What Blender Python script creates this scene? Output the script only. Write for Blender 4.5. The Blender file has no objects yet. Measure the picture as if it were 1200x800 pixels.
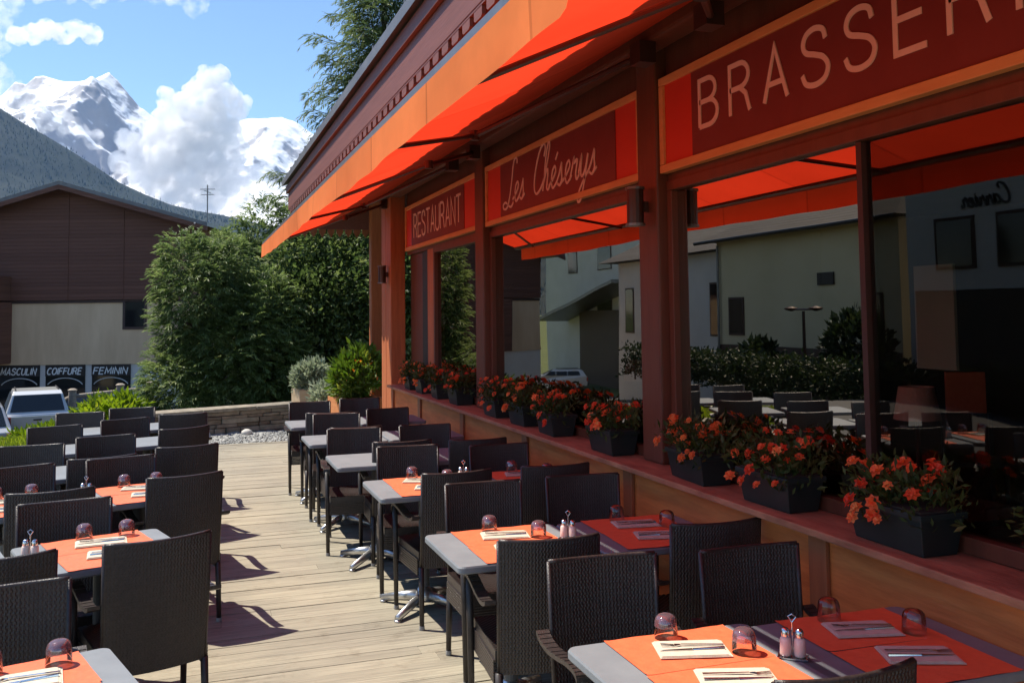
import bpy, bmesh, math, random
import numpy as np
from mathutils import Vector, Matrix, Euler
R = math.radians
random.seed(7); np.random.seed(7)
scene = bpy.context.scene
COL = scene.collection

# ------------------------------------------------------------------ camera
F, EYE, PITCH, ROLL, YAW = 1090.0, 1.8, R(3.5), 0.012, R(19.178466)
fw = Vector((math.sin(YAW)*math.cos(PITCH), math.cos(YAW)*math.cos(PITCH), math.sin(PITCH)))
r0 = Vector((math.cos(YAW), -math.sin(YAW), 0)); u0 = r0.cross(fw)
rt = math.cos(ROLL)*r0 - math.sin(ROLL)*u0; up = math.sin(ROLL)*r0 + math.cos(ROLL)*u0
cam = bpy.data.objects.new('camera', bpy.data.cameras.new('camera')); COL.objects.link(cam)
M = Matrix((rt, up, -fw)).transposed().to_4x4(); M.translation = (0, 0, EYE); cam.matrix_world = M
cam.data.sensor_width = 36; cam.data.lens = 36*F/1200; cam.data.shift_y = (300.78-400)/1200
cam.data.clip_start = 0.05; cam.data.clip_end = 60000
scene.camera = cam
def ray(px, py): return fw + rt*((px-600)/F) - up*((py-300.78)/F)
def at_depth(px, py, d): return Vector((0, 0, EYE)) + ray(px, py)*d

# ------------------------------------------------------------------ materials
def nm(name):
    m = bpy.data.materials.new(name); m.use_nodes = True
    nt = m.node_tree; b = nt.nodes['Principled BSDF']; return m, nt, b
def N(nt, t, **kw):
    n = nt.nodes.new(t)
    for k, v in kw.items():
        if hasattr(n, k): setattr(n, k, v)
        else: n.inputs[k].default_value = v
    return n
def ramp(nt, stops):
    n = nt.nodes.new('ShaderNodeValToRGB'); e = n.color_ramp.elements
    while len(e) < len(stops): e.new(0.5)
    for i, (p, c) in enumerate(stops):
        e[i].position = p; e[i].color = (c[0], c[1], c[2], 1)
    return n
def coords(nt, scale=(1, 1, 1), kind='Object'):
    tc = N(nt, 'ShaderNodeTexCoord'); mp = N(nt, 'ShaderNodeMapping')
    mp.inputs['Scale'].default_value = scale
    nt.links.new(tc.outputs[kind], mp.inputs['Vector']); return mp.outputs['Vector']
def mat(name, c1, c2=None, scale=5, rough=0.7, metal=0, stretch=(1, 1, 1), bump=0, bscale=None, spec=0.5, coat=0, detail=5, kind='Object', lo=.3, hi=.7):
    m, nt, b = nm(name)
    b.inputs['Roughness'].default_value = rough; b.inputs['Metallic'].default_value = metal
    b.inputs['Specular IOR Level'].default_value = spec
    if coat: b.inputs['Coat Weight'].default_value = coat
    c2 = c2 or tuple(min(1, x*1.25+.003) for x in c1)
    v = coords(nt, stretch, kind)
    nz = N(nt, 'ShaderNodeTexNoise', Scale=scale, Detail=detail, Roughness=.6); nt.links.new(v, nz.inputs['Vector'])
    rp = ramp(nt, [(lo, c1), (hi, c2)]); nt.links.new(nz.outputs['Fac'], rp.inputs['Fac'])
    nt.links.new(rp.outputs['Color'], b.inputs['Base Color'])
    if bump:
        nb = N(nt, 'ShaderNodeTexNoise', Scale=bscale or scale*4, Detail=6); nt.links.new(v, nb.inputs['Vector'])
        bp = N(nt, 'ShaderNodeBump', Strength=bump, Distance=.01); nt.links.new(nb.outputs['Fac'], bp.inputs['Height'])
        nt.links.new(bp.outputs['Normal'], b.inputs['Normal'])
    return m
MT = {}
MT['wicker'] = mat('wicker', (.019, .014, .013), (.040, .030, .027), 60, .38, bump=.25, bscale=200, spec=.55)
MT['wicker_leg'] = mat('wicker_leg', (.02, .016, .015), (.042, .034, .031), 40, .45)
MT['foot'] = mat('grey_plastic', (.25, .25, .25), (.33, .33, .33), 30, .5)
MT['top'] = mat('laminate', (.175, .19, .205), (.21, .228, .243), 9, .55, bump=.03, bscale=120, spec=.35)
MT['column'] = mat('powder_coat', (.09, .095, .10), (.12, .125, .13), 30, .5)
MT['alu'] = mat('aluminium', (.55, .56, .57), (.7, .7, .7), 25, .32, metal=.9)
MT['steel'] = mat('steel', (.6, .6, .6), (.75, .75, .75), 60, .18, metal=1)
MT['mat'] = mat('orange_paper', (.74, .125, .045), (.83, .155, .055), 25, .6, bump=.25, bscale=30)
MT['napkin'] = mat('napkin_paper', (.52, .455, .355), (.62, .55, .44), 30, .9, bump=.2, bscale=60)
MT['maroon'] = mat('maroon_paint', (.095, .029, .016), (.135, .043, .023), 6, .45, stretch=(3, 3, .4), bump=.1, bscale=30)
MT['mullion'] = mat('dark_mullion', (.035, .014, .010), (.05, .02, .014), 8, .5)
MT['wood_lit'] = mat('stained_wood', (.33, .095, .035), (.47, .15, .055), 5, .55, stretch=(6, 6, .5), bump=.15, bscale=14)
MT['panel'] = mat('stained_panel', (.42, .105, .026), (.68, .205, .055), 3.5, .5, stretch=(1, .6, 5), bump=.2, bscale=12)
MT['batten'] = mat('batten', (.22, .07, .03), (.32, .11, .045), 5, .5, stretch=(6, 6, .5))
MT['sill'] = mat('sill_paint', (.24, .095, .05), (.46, .215, .115), 7, .7, stretch=(2, .7, 2), bump=.4)
MT['sign_red'] = mat('sign_red', (.62, .035, .018), (.66, .045, .02), 3, .5)
MT['sign_maroon'] = mat('sign_maroon', (.165, .026, .022), (.20, .036, .03), 4, .5, spec=.4)
MT['sign_frame'] = mat('sign_frame', (.60, .24, .08), (.74, .33, .12), 6, .55, stretch=(3, .5, 3), bump=.1)
MT['letters'] = mat('sign_letters', (.74, .46, .36), (.80, .52, .42), 9, .6)
MT['dark'] = mat('dark_paint', (.012, .010, .010), (.02, .017, .016), 10, .5)
MT['soffit'] = mat('soffit', (.13, .038, .028), (.18, .056, .042), 5, .6, stretch=(6, .5, 6), bump=.15, bscale=10)
MT['fascia'] = mat('fascia_paint', (.15, .045, .028), (.20, .063, .040), 4, .55, stretch=(6, .4, 6), bump=.12, bscale=14)
MT['gutter'] = mat('grey_tin', (.13, .13, .14), (.20, .20, .21), 5, .4, metal=.5)
MT['roof'] = mat('tin_roof', (.12, .115, .115), (.19, .18, .175), 3, .45, metal=.4)
MT['bar'] = mat('dark_bar', (.045, .022, .018), (.06, .03, .026), 12, .35, metal=.3)
MT['box'] = mat('planter_green', (.007, .014, .014), (.012, .022, .022), 8, .5)
MT['soil'] = mat('soil', (.02, .014, .01), (.04, .03, .02), 30, .95)
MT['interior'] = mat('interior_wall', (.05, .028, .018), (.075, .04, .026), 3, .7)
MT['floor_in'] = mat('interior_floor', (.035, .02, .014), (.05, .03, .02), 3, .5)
MT['shade'] = mat('lamp_shade', (.42, .22, .15), (.48, .26, .18), 20, .8)
MT['render_cream'] = mat('cream_render', (.60, .405, .24), (.78, .56, .355), .8, .9, stretch=(1.6, 1, .35), bump=.15, bscale=20, detail=9)
MT['render_white'] = mat('white_render', (.66, .62, .57), (.72, .69, .64), 1.2, .9, bump=.1, bscale=20)
MT['house_cream'] = mat('pale_render', (.58, .50, .32), (.66, .57, .38), .6, .9)
MT['house_white'] = mat('white_plaster', (.60, .58, .55), (.7, .68, .65), .6, .9)
MT['black_glass'] = mat('dark_glass', (.008, .01, .012), (.012, .014, .016), 3, .06, spec=.7)
MT['white_paint'] = mat('white_lettering', (.75, .75, .72), (.8, .8, .78), 9, .6)
MT['shutter'] = mat('shutter', (.055, .03, .022), (.075, .04, .03), 8, .6)
MT['bark'] = mat('bark', (.055, .04, .03), (.11, .085, .065), 8, .95, stretch=(2, 2, .4), bump=.6)
MT['asphalt'] = mat('asphalt', (.045, .045, .047), (.065, .064, .064), 14, .9, bump=.2)
MT['tyre'] = mat('tyre', (.014, .014, .014), (.02, .02, .02), 20, .8)
MT['red_lens'] = mat('red_lens', (.35, .015, .012), (.4, .02, .015), 9, .2)
MT['grey_wood'] = mat('weathered_rail', (.24, .20, .16), (.36, .31, .25), 6, .85, stretch=(1, 1, 4), bump=.2)
MT['planter_wood'] = mat('pale_planter_wood', (.42, .31, .19), (.54, .42, .28), 4, .8, stretch=(1, 1, 6), bump=.2)
MT['planter_orange'] = mat('orange_planter_wood', (.55, .20, .075), (.66, .27, .10), 4, .7, stretch=(1, 1, 6), bump=.2)
MT['stone_white'] = mat('pale_stone', (.5, .48, .44), (.6, .58, .54), 6, .9, bump=.3)
MT['banner'] = mat('banner_paper', (.32, .29, .20), (.36, .33, .23), 3, .8)
def car_paint(n, c): return mat(n, c, tuple(x*1.06 for x in c), 2, .3, metal=.35, coat=.7)
MT['car_silver'] = car_paint('car_silver', (.62, .63, .63)); MT['car_grey'] = car_paint('car_light_grey', (.36, .37, .40))
MT['car_teal'] = car_paint('car_teal', (.12, .22, .24)); MT['car_white'] = car_paint('car_white', (.75, .76, .77))

def deck_mat():
    m, nt, b = nm('deck_boards'); L = nt.links.new
    tc = N(nt, 'ShaderNodeTexCoord')
    at = N(nt, 'ShaderNodeAttribute', attribute_name='tint')
    mp = N(nt, 'ShaderNodeMapping'); mp.inputs['Scale'].default_value = (1.2, 26, 1); L(tc.outputs['Object'], mp.inputs['Vector'])
    add = N(nt, 'ShaderNodeVectorMath', operation='ADD'); L(mp.outputs[0], add.inputs[0])
    cb = N(nt, 'ShaderNodeCombineXYZ'); mul = N(nt, 'ShaderNodeMath', operation='MULTIPLY'); mul.inputs[1].default_value = 37
    L(at.outputs['Fac'], mul.inputs[0]); L(mul.outputs[0], cb.inputs[0]); L(cb.outputs[0], add.inputs[1])
    g = N(nt, 'ShaderNodeTexNoise', Scale=2.2, Detail=8, Roughness=.65); L(add.outputs[0], g.inputs['Vector'])
    big = N(nt, 'ShaderNodeTexNoise', Scale=.9, Detail=4); L(tc.outputs['Object'], big.inputs['Vector'])
    st = N(nt, 'ShaderNodeTexNoise', Scale=5, Detail=6, Roughness=.7); L(tc.outputs['Object'], st.inputs['Vector'])
    rp = ramp(nt, [(.28, (.18, .164, .128)), (.5, (.30, .275, .214)), (.72, (.385, .352, .275))]); L(g.outputs['Fac'], rp.inputs['Fac'])
    t = ramp(nt, [(0, (.84, .83, .82)), (1, (1.05, 1.04, 1.02))]); L(at.outputs['Fac'], t.inputs['Fac'])
    m1 = N(nt, 'ShaderNodeMix', data_type='RGBA', blend_type='MULTIPLY'); m1.inputs['Factor'].default_value = 1
    L(rp.outputs['Color'], m1.inputs['A']); L(t.outputs['Color'], m1.inputs['B'])
    t2 = ramp(nt, [(.3, (.80, .80, .82)), (.65, (1.06, 1.04, 1.0))]); L(big.outputs['Fac'], t2.inputs['Fac'])
    m2 = N(nt, 'ShaderNodeMix', data_type='RGBA', blend_type='MULTIPLY'); m2.inputs['Factor'].default_value = 1
    L(m1.outputs['Result'], m2.inputs['A']); L(t2.outputs['Color'], m2.inputs['B'])
    t3 = ramp(nt, [(.32, (.62, .58, .54)), (.45, (1, 1, 1))]); L(st.outputs['Fac'], t3.inputs['Fac'])
    m3 = N(nt, 'ShaderNodeMix', data_type='RGBA', blend_type='MULTIPLY'); m3.inputs['Factor'].default_value = .6
    L(m2.outputs['Result'], m3.inputs['A']); L(t3.outputs['Color'], m3.inputs['B'])
    L(m3.outputs['Result'], b.inputs['Base Color'])
    bp = N(nt, 'ShaderNodeBump', Strength=.45, Distance=.006); L(g.outputs['Fac'], bp.inputs['Height']); L(bp.outputs[0], b.inputs['Normal'])
    b.inputs['Roughness'].default_value = .8; return m
MT['deck'] = deck_mat()

def fabric(name, dif, tra, fac=.5):
    m, nt, b = nm(name); L = nt.links.new
    tc = N(nt, 'ShaderNodeTexCoord'); v = tc.outputs['Object']; sp = N(nt, 'ShaderNodeSeparateXYZ'); L(v, sp.inputs[0])
    nz = N(nt, 'ShaderNodeTexNoise', Scale=1.1, Detail=7, Roughness=.62); L(v, nz.inputs['Vector'])
    dv = N(nt, 'ShaderNodeMath', operation='DIVIDE'); dv.inputs[1].default_value = 1.18; L(sp.outputs['Y'], dv.inputs[0])
    fr = N(nt, 'ShaderNodeMath', operation='FRACT'); L(dv.outputs[0], fr.inputs[0])
    seam = ramp(nt, [(0, (.70, .66, .62)), (.016, (.72, .68, .64)), (.019, (1, 1, 1)), (1, (1, 1, 1))]); L(fr.outputs[0], seam.inputs['Fac'])
    fl = N(nt, 'ShaderNodeMath', operation='FLOOR'); L(dv.outputs[0], fl.inputs[0])
    wn = N(nt, 'ShaderNodeTexWhiteNoise', noise_dimensions='1D'); L(fl.outputs[0], wn.inputs['W'])
    pan = ramp(nt, [(0, (.90, .88, .86)), (1, (1.03, 1.03, 1.03))]); L(wn.outputs['Value'], pan.inputs['Fac'])
    dirt = ramp(nt, [(.3, (.82, .80, .78)), (.6, (1, 1, 1))]); L(nz.outputs['Fac'], dirt.inputs['Fac'])
    def mul(x, y):
        mm = N(nt, 'ShaderNodeMix', data_type='RGBA', blend_type='MULTIPLY'); mm.inputs['Factor'].default_value = 1; L(x, mm.inputs['A']); L(y, mm.inputs['B']); return mm.outputs['Result']
    f_ = mul(mul(seam.outputs['Color'], pan.outputs['Color']), dirt.outputs['Color'])
    cd = N(nt, 'ShaderNodeRGB'); cd.outputs[0].default_value = (*dif, 1); ct = N(nt, 'ShaderNodeRGB'); ct.outputs[0].default_value = (*tra, 1)
    L(mul(cd.outputs[0], f_), b.inputs['Base Color']); b.inputs['Roughness'].default_value = .9; b.inputs['Specular IOR Level'].default_value = .2
    tr = N(nt, 'ShaderNodeBsdfTranslucent'); L(mul(ct.outputs[0], f_), tr.inputs['Color'])
    mx = N(nt, 'ShaderNodeMixShader'); mx.inputs['Fac'].default_value = fac
    L(b.outputs[0], mx.inputs[1]); L(tr.outputs[0], mx.inputs[2])
    w = N(nt, 'ShaderNodeTexNoise', Scale=2.2, Detail=3); L(v, w.inputs['Vector'])
    bp = N(nt, 'ShaderNodeBump', Strength=.15, Distance=.06); L(w.outputs['Fac'], bp.inputs['Height']); L(bp.outputs[0], b.inputs['Normal']); L(bp.outputs[0], tr.inputs['Normal'])
    L(mx.outputs[0], nt.nodes['Material Output'].inputs['Surface']); return m
MT['awning'] = fabric('awning_cloth', (.88, .13, .04), (.92, .05, .018), .55)
MT['valance'] = fabric('valance_cloth', (.95, .255, .07), (.9, .06, .02), .3)

def leaf(name, c1, c2, c3=None, trans=.35, tcol=None):
    m, nt, b = nm(name); L = nt.links.new
    at = N(nt, 'ShaderNodeAttribute', attribute_name='tint')
    rp = ramp(nt, [(0, c1), (.75, c2), (1, c3 or tuple(x*1.3 for x in c2))]); L(at.outputs['Fac'], rp.inputs['Fac'])
    L(rp.outputs['Color'], b.inputs['Base Color']); b.inputs['Roughness'].default_value = .5
    b.inputs['Specular IOR Level'].default_value = .35
    tr = N(nt, 'ShaderNodeBsdfTranslucent')
    hs = N(nt, 'ShaderNodeHueSaturation', Saturation=1.1, Value=1.5); L(rp.outputs['Color'], hs.inputs['Color']); L(hs.outputs[0], tr.inputs['Color'])
    mx = N(nt, 'ShaderNodeMixShader'); mx.inputs['Fac'].default_value = trans
    L(b.outputs[0], mx.inputs[1]); L(tr.outputs[0], mx.inputs[2])
    L(mx.outputs[0], nt.nodes['Material Output'].inputs['Surface']); return m
MT['leaf_thuja'] = leaf('thuja_leaf', (.062, .098, .036), (.17, .225, .08), (.33, .37, .17), .4)
MT['leaf_dark'] = leaf('dark_leaf', (.045, .075, .024), (.125, .17, .055), (.26, .30, .12), .38)
MT['leaf_hedge'] = leaf('hedge_leaf', (.014, .026, .010), (.032, .05, .018), (.055, .075, .028), .2)
MT['leaf_fir'] = leaf('fir_needle', (.055, .085, .035), (.14, .18, .07), (.22, .25, .10))
MT['leaf_lime'] = leaf('lime_leaf', (.11, .17, .02), (.22, .30, .035), (.34, .36, .05), .4)
MT['leaf_silver'] = leaf('silver_leaf', (.17, .21, .13), (.32, .36, .25), (.42, .46, .36))
MT['leaf_green'] = leaf('plant_leaf', (.05, .10, .015), (.13, .20, .03), (.28, .30, .06))
MT['leaf_box'] = leaf('marigold_leaf', (.03, .05, .012), (.08, .11, .028), (.14, .15, .045))
MT['petal_red'] = leaf('red_petal', (.66, .055, .02), (.82, .17, .05), (.90, .38, .13))
MT['petal_orange'] = leaf('orange_petal', (.62, .13, .03), (.80, .24, .06), (.85, .38, .12))
MT['grass'] = leaf('grass_blade', (.12, .17, .02), (.25, .31, .04), (.36, .38, .07), .4)
MT['yellow'] = leaf('yellow_petal', (.6, .5, .05), (.75, .62, .08), (.8, .7, .2))

def glass_pane():
    m, nt, b = nm('window_glass'); L = nt.links.new
    fr = N(nt, 'ShaderNodeFresnel', IOR=1.75)
    tr = N(nt, 'ShaderNodeBsdfTransparent'); tr.inputs['Color'].default_value = (.72, .68, .64, 1)
    gl = N(nt, 'ShaderNodeBsdfGlossy', Roughness=0.004)
    sn = N(nt, 'ShaderNodeTexNoise', Scale=2.3, Detail=6, Roughness=.65); sr = N(nt, 'ShaderNodeMapRange'); sr.inputs['From Min'].default_value = .45; sr.inputs['From Max'].default_value = .75; sr.inputs['To Min'].default_value = .003; sr.inputs['To Max'].default_value = .035; L(sn.outputs['Fac'], sr.inputs['Value']); L(sr.outputs[0], gl.inputs['Roughness']); gl.inputs['Color'].default_value = (.50, .44, .37, 1)
    v = coords(nt, (1, 1, 1)); nz = N(nt, 'ShaderNodeTexNoise', Scale=.8, Detail=1); L(v, nz.inputs['Vector'])
    bp = N(nt, 'ShaderNodeBump', Strength=.004, Distance=.3); L(nz.outputs['Fac'], bp.inputs['Height']); L(bp.outputs[0], gl.inputs['Normal'])
    fm = N(nt, 'ShaderNodeMath', operation='MULTIPLY_ADD'); fm.inputs[1].default_value = .72; fm.inputs[2].default_value = .13; L(fr.outputs[0], fm.inputs[0])
    mx = N(nt, 'ShaderNodeMixShader'); L(fm.outputs[0], mx.inputs[0]); L(tr.outputs[0], mx.inputs[1]); L(gl.outputs[0], mx.inputs[2])
    L(mx.outputs[0], nt.nodes['Material Output'].inputs['Surface']); return m
MT['pane'] = glass_pane()
def thin_glass(name, col, refl=.12):
    m, nt, b = nm(name); L = nt.links.new
    fr = N(nt, 'ShaderNodeFresnel', IOR=1.5); ad = N(nt, 'ShaderNodeMath', operation='ADD'); ad.inputs[1].default_value = refl; L(fr.outputs[0], ad.inputs[0])
    tr = N(nt, 'ShaderNodeBsdfTransparent'); tr.inputs['Color'].default_value = (*col, 1)
    gl = N(nt, 'ShaderNodeBsdfGlossy', Roughness=.04)
    mx = N(nt, 'ShaderNodeMixShader'); L(ad.outputs[0], mx.inputs[0]); L(tr.outputs[0], mx.inputs[1]); L(gl.outputs[0], mx.inputs[2])
    L(mx.outputs[0], nt.nodes['Material Output'].inputs['Surface']); return m
MT['tumbler'] = thin_glass('clear_tumbler', (.985, .98, .985), .03)
MT['tumbler_base'] = thin_glass('purple_glass', (.82, .68, .72), .13)
_nt = MT['tumbler_base'].node_tree; _mx = [n for n in _nt.nodes if n.type == 'MIX_SHADER'][0]; _d = N(_nt, 'ShaderNodeBsdfDiffuse'); _d.inputs['Color'].default_value = (.36, .25, .29, 1)
_m2 = N(_nt, 'ShaderNodeMixShader'); _m2.inputs[0].default_value = .2; _nt.links.new(_mx.outputs[0], _m2.inputs[1]); _nt.links.new(_d.outputs[0], _m2.inputs[2]); _nt.links.new(_m2.outputs[0], _nt.nodes['Material Output'].inputs['Surface'])
MT['shaker_glass'] = mat('shaker_glass', (.62, .52, .45), (.72, .62, .55), 40, .15)

def stone_mat():
    m, nt, b = nm('dry_stone'); L = nt.links.new
    v = coords(nt, (1, 1, 1)); at = N(nt, 'ShaderNodeAttribute', attribute_name='tint')
    rp = ramp(nt, [(0, (.15, .115, .085)), (.4, (.25, .20, .15)), (.7, (.21, .19, .155)), (1, (.34, .29, .22))]); L(at.outputs['Fac'], rp.inputs['Fac'])
    nz = N(nt, 'ShaderNodeTexNoise', Scale=9, Detail=7); L(v, nz.inputs['Vector'])
    r2 = ramp(nt, [(.3, (.6, .6, .58)), (.7, (1.15, 1.12, 1.1))]); L(nz.outputs['Fac'], r2.inputs['Fac'])
    mx = N(nt, 'ShaderNodeMix', data_type='RGBA', blend_type='MULTIPLY'); mx.inputs['Factor'].default_value = 1
    L(rp.outputs['Color'], mx.inputs['A']); L(r2.outputs['Color'], mx.inputs['B']); L(mx.outputs['Result'], b.inputs['Base Color'])
    bp = N(nt, 'ShaderNodeBump', Strength=.5, Distance=.03); L(nz.outputs['Fac'], bp.inputs['Height']); L(bp.outputs[0], b.inputs['Normal'])
    b.inputs['Roughness'].default_value = .95; return m
MT['stone'] = stone_mat()
def boards_mat(name, c1, c2, pitch=.16):
    m, nt, b = nm(name); L = nt.links.new
    tc = N(nt, 'ShaderNodeTexCoord'); sp = N(nt, 'ShaderNodeSeparateXYZ'); L(tc.outputs['Object'], sp.inputs[0])
    dv = N(nt, 'ShaderNodeMath', operation='DIVIDE'); dv.inputs[1].default_value = pitch; L(sp.outputs['Z'], dv.inputs[0])
    fr = N(nt, 'ShaderNodeMath', operation='FRACT'); L(dv.outputs[0], fr.inputs[0])
    fl = N(nt, 'ShaderNodeMath', operation='FLOOR'); L(dv.outputs[0], fl.inputs[0])
    wn = N(nt, 'ShaderNodeTexWhiteNoise', noise_dimensions='1D'); L(fl.outputs[0], wn.inputs['W'])
    mp = N(nt, 'ShaderNodeMapping'); mp.inputs['Scale'].default_value = (.5, .5, 6); L(tc.outputs['Object'], mp.inputs[0])
    nz = N(nt, 'ShaderNodeTexNoise', Scale=2, Detail=6); L(mp.outputs[0], nz.inputs['Vector'])
    av = N(nt, 'ShaderNodeMath', operation='MULTIPLY_ADD'); av.inputs[1].default_value = .45; L(wn.outputs['Value'], av.inputs[0]); 
    ml = N(nt, 'ShaderNodeMath', operation='MULTIPLY'); ml.inputs[1].default_value = .55; L(nz.outputs['Fac'], ml.inputs[0]); L(ml.outputs[0], av.inputs[2])
    rp = ramp(nt, [(.2, c1), (.8, c2)]); L(av.outputs[0], rp.inputs['Fac']); L(rp.outputs['Color'], b.inputs['Base Color'])
    edge = ramp(nt, [(0, (0, 0, 0)), (.08, (1, 1, 1)), (1, (1, 1, 1))]); L(fr.outputs[0], edge.inputs['Fac'])
    bp = N(nt, 'ShaderNodeBump', Strength=.8, Distance=.02); L(edge.outputs['Color'], bp.inputs['Height']); L(bp.outputs[0], b.inputs['Normal'])
    b.inputs['Roughness'].default_value = .8; return m
MT['cladding'] = boards_mat('brown_cladding', (.125, .050, .031), (.175, .073, .047))
MT['cladding_far'] = boards_mat('chalet_cladding', (.09, .035, .028), (.13, .055, .042), .2)

def ground_mat():
    m, nt, b = nm('ground'); L = nt.links.new
    v = coords(nt); nz = N(nt, 'ShaderNodeTexNoise', Scale=.6, Detail=8); L(v, nz.inputs['Vector'])
    rp = ramp(nt, [(.3, (.06, .09, .02)), (.7, (.13, .16, .04))]); L(nz.outputs['Fac'], rp.inputs['Fac']); L(rp.outputs['Color'], b.inputs['Base Color'])
    b.inputs['Roughness'].default_value = .95; return m
MT['ground'] = ground_mat()
def gravel_mat():
    m, nt, b = nm('gravel'); L = nt.links.new
    v = coords(nt); vo = N(nt, 'ShaderNodeTexVoronoi', Scale=26); L(v, vo.inputs['Vector'])
    rp = ramp(nt, [(0, (.20, .205, .20)), (.5, (.29, .295, .285)), (1, (.40, .40, .385))]); L(vo.outputs['Color'], rp.inputs['Fac']); L(rp.outputs['Color'], b.inputs['Base Color'])
    bp = N(nt, 'ShaderNodeBump', Strength=.8, Distance=.02); L(vo.outputs['Distance'], bp.inputs['Height']); L(bp.outputs[0], b.inputs['Normal'])
    b.inputs['Roughness'].default_value = .95; return m
MT['gravel'] = gravel_mat()
def mountain_mat():
    m, nt, b = nm('snow_rock'); L = nt.links.new
    tc = N(nt, 'ShaderNodeTexCoord'); ge = N(nt, 'ShaderNodeNewGeometry'); sp = N(nt, 'ShaderNodeSeparateXYZ'); L(ge.outputs['Normal'], sp.inputs[0])
    n1 = N(nt, 'ShaderNodeTexNoise', Scale=.0032, Detail=10, Roughness=.62); L(tc.outputs['Object'], n1.inputs['Vector'])
    at = N(nt, 'ShaderNodeAttribute', attribute_name='tint')
    a = N(nt, 'ShaderNodeMath', operation='MULTIPLY_ADD'); a.inputs[1].default_value = 1.1; L(sp.outputs['Z'], a.inputs[0]); 
    a2 = N(nt, 'ShaderNodeMath', operation='MULTIPLY_ADD'); a2.inputs[1].default_value = 1.5; L(n1.outputs['Fac'], a2.inputs[0]); L(at.outputs['Fac'], a2.inputs[2])
    L(a2.outputs[0], a.inputs[2])
    rp = ramp(nt, [(0, (.22, .22, .24)), (.44, (.34, .34, .37)), (.51, (.84, .85, .87)), (1, (.88, .89, .91))])
    sb = N(nt, 'ShaderNodeMath', operation='MULTIPLY_ADD'); sb.inputs[1].default_value = .5; sb.inputs[2].default_value = -.20; L(a.outputs[0], sb.inputs[0])
    L(sb.outputs[0], rp.inputs['Fac']); L(rp.outputs['Color'], b.inputs['Base Color'])
    b.inputs['Roughness'].default_value = .8; return m
MT['mountain'] = mountain_mat()
MT['forest'] = mat('forest_floor', (.006, .013, .010), (.013, .023, .016), .012, .95, detail=9)
MT['forest_tree'] = leaf('forest_needles', (.005, .012, .009), (.009, .019, .013), (.014, .026, .016), .2)

# ------------------------------------------------------------------ mesh helpers
class MB:
    def __init__(s): s.v = []; s.f = []; s.t = []
    def add(s, vs, fs, tint=None):
        o = len(s.v); s.v += [tuple(v) for v in vs]; s.f += [tuple(i+o for i in f) for f in fs]
        s.t += [0.5 if tint is None else tint]*len(vs); return s
    def box(s, x0, x1, y0, y1, z0, z1, tint=None):
        return s.add([(x0,y0,z0),(x1,y0,z0),(x1,y1,z0),(x0,y1,z0),(x0,y0,z1),(x1,y0,z1),(x1,y1,z1),(x0,y1,z1)],
            [(0,3,2,1),(4,5,6,7),(0,1,5,4),(1,2,6,5),(2,3,7,6),(3,0,4,7)], tint)
    def hexa(s, lo, hi):   # two quads (4 pts each, same order) -> solid
        return s.add(list(lo)+list(hi), [(3,2,1,0),(4,5,6,7),(0,1,5,4),(1,2,6,5),(2,3,7,6),(3,0,4,7)])
    def tube(s, pts, rad, n=8, caps=True, flat=1.0):
        pts = [Vector(p) for p in pts]; rads = rad if isinstance(rad, (list, tuple)) else [rad]*len(pts)
        vs = []; fs = []; prev = None
        for i, p in enumerate(pts):
            d = (pts[min(i+1, len(pts)-1)] - pts[max(i-1, 0)]).normalized()
            ref = prev if prev is not None else (Vector((1, 0, 0)) if abs(d.x) < .9 else Vector((0, 1, 0)))
            a = (ref - d*ref.dot(d)).normalized(); prev = a; c = d.cross(a)
            for k in range(n):
                t = 2*math.pi*k/n; vs.append(p + a*math.cos(t)*rads[i] + c*math.sin(t)*rads[i]*flat)
        for i in range(len(pts)-1):
            for k in range(n): fs.append((i*n+k, i*n+(k+1)%n, (i+1)*n+(k+1)%n, (i+1)*n+k))
        if caps: fs.append(tuple(range(n-1, -1, -1))); fs.append(tuple((len(pts)-1)*n+k for k in range(n)))
        return s.add(vs, fs)
    def lathe(s, prof, c=(0, 0, 0), n=20, cap=True):
        vs = []; fs = []
        for r, z in prof:
            for k in range(n):
                t = 2*math.pi*k/n; vs.append((c[0]+r*math.cos(t), c[1]+r*math.sin(t), c[2]+z))
        for i in range(len(prof)-1):
            for k in range(n): fs.append((i*n+k, i*n+(k+1)%n, (i+1)*n+(k+1)%n, (i+1)*n+k))
        if cap: fs.append(tuple(range(n-1, -1, -1))); fs.append(tuple((len(prof)-1)*n+k for k in range(n)))
        return s.add(vs, fs)
    def prism(s, poly, y0, y1, axis='Y'):  # polygon in (a,b), extruded along axis
        n = len(poly)
        if axis == 'Y': f = lambda a, b, t: (a, t, b)
        elif axis == 'X': f = lambda a, b, t: (t, a, b)
        else: f = lambda a, b, t: (a, b, t)
        vs = [f(a, b, y0) for a, b in poly] + [f(a, b, y1) for a, b in poly]
        fs = [tuple(range(n)), tuple(range(2*n-1, n-1, -1))] + [(i, n+i, n+(i+1)%n, (i+1)%n) for i in range(n)]
        return s.add(vs, fs)
    def build(s, name, m, parent=None, smooth=False, bevel=0, attr=False):
        me = bpy.data.meshes.new(name); me.from_pydata(s.v, [], s.f); me.materials.append(m)
        if attr:
            a = me.attributes.new('tint', 'FLOAT', 'POINT'); a.data.foreach_set('value', s.t)
        bm = bmesh.new(); bm.from_mesh(me); bmesh.ops.recalc_face_normals(bm, faces=bm.faces)
        if bevel:
            try: bmesh.ops.bevel(bm, geom=list(bm.edges), offset=bevel, segments=2, affect='EDGES', profile=.6)
            except Exception: pass
        bm.to_mesh(me); bm.free()
        if smooth: me.shade_smooth()
        o = bpy.data.objects.new(name, me); COL.objects.link(o)
        if parent: o.parent = parent
        return o
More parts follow.
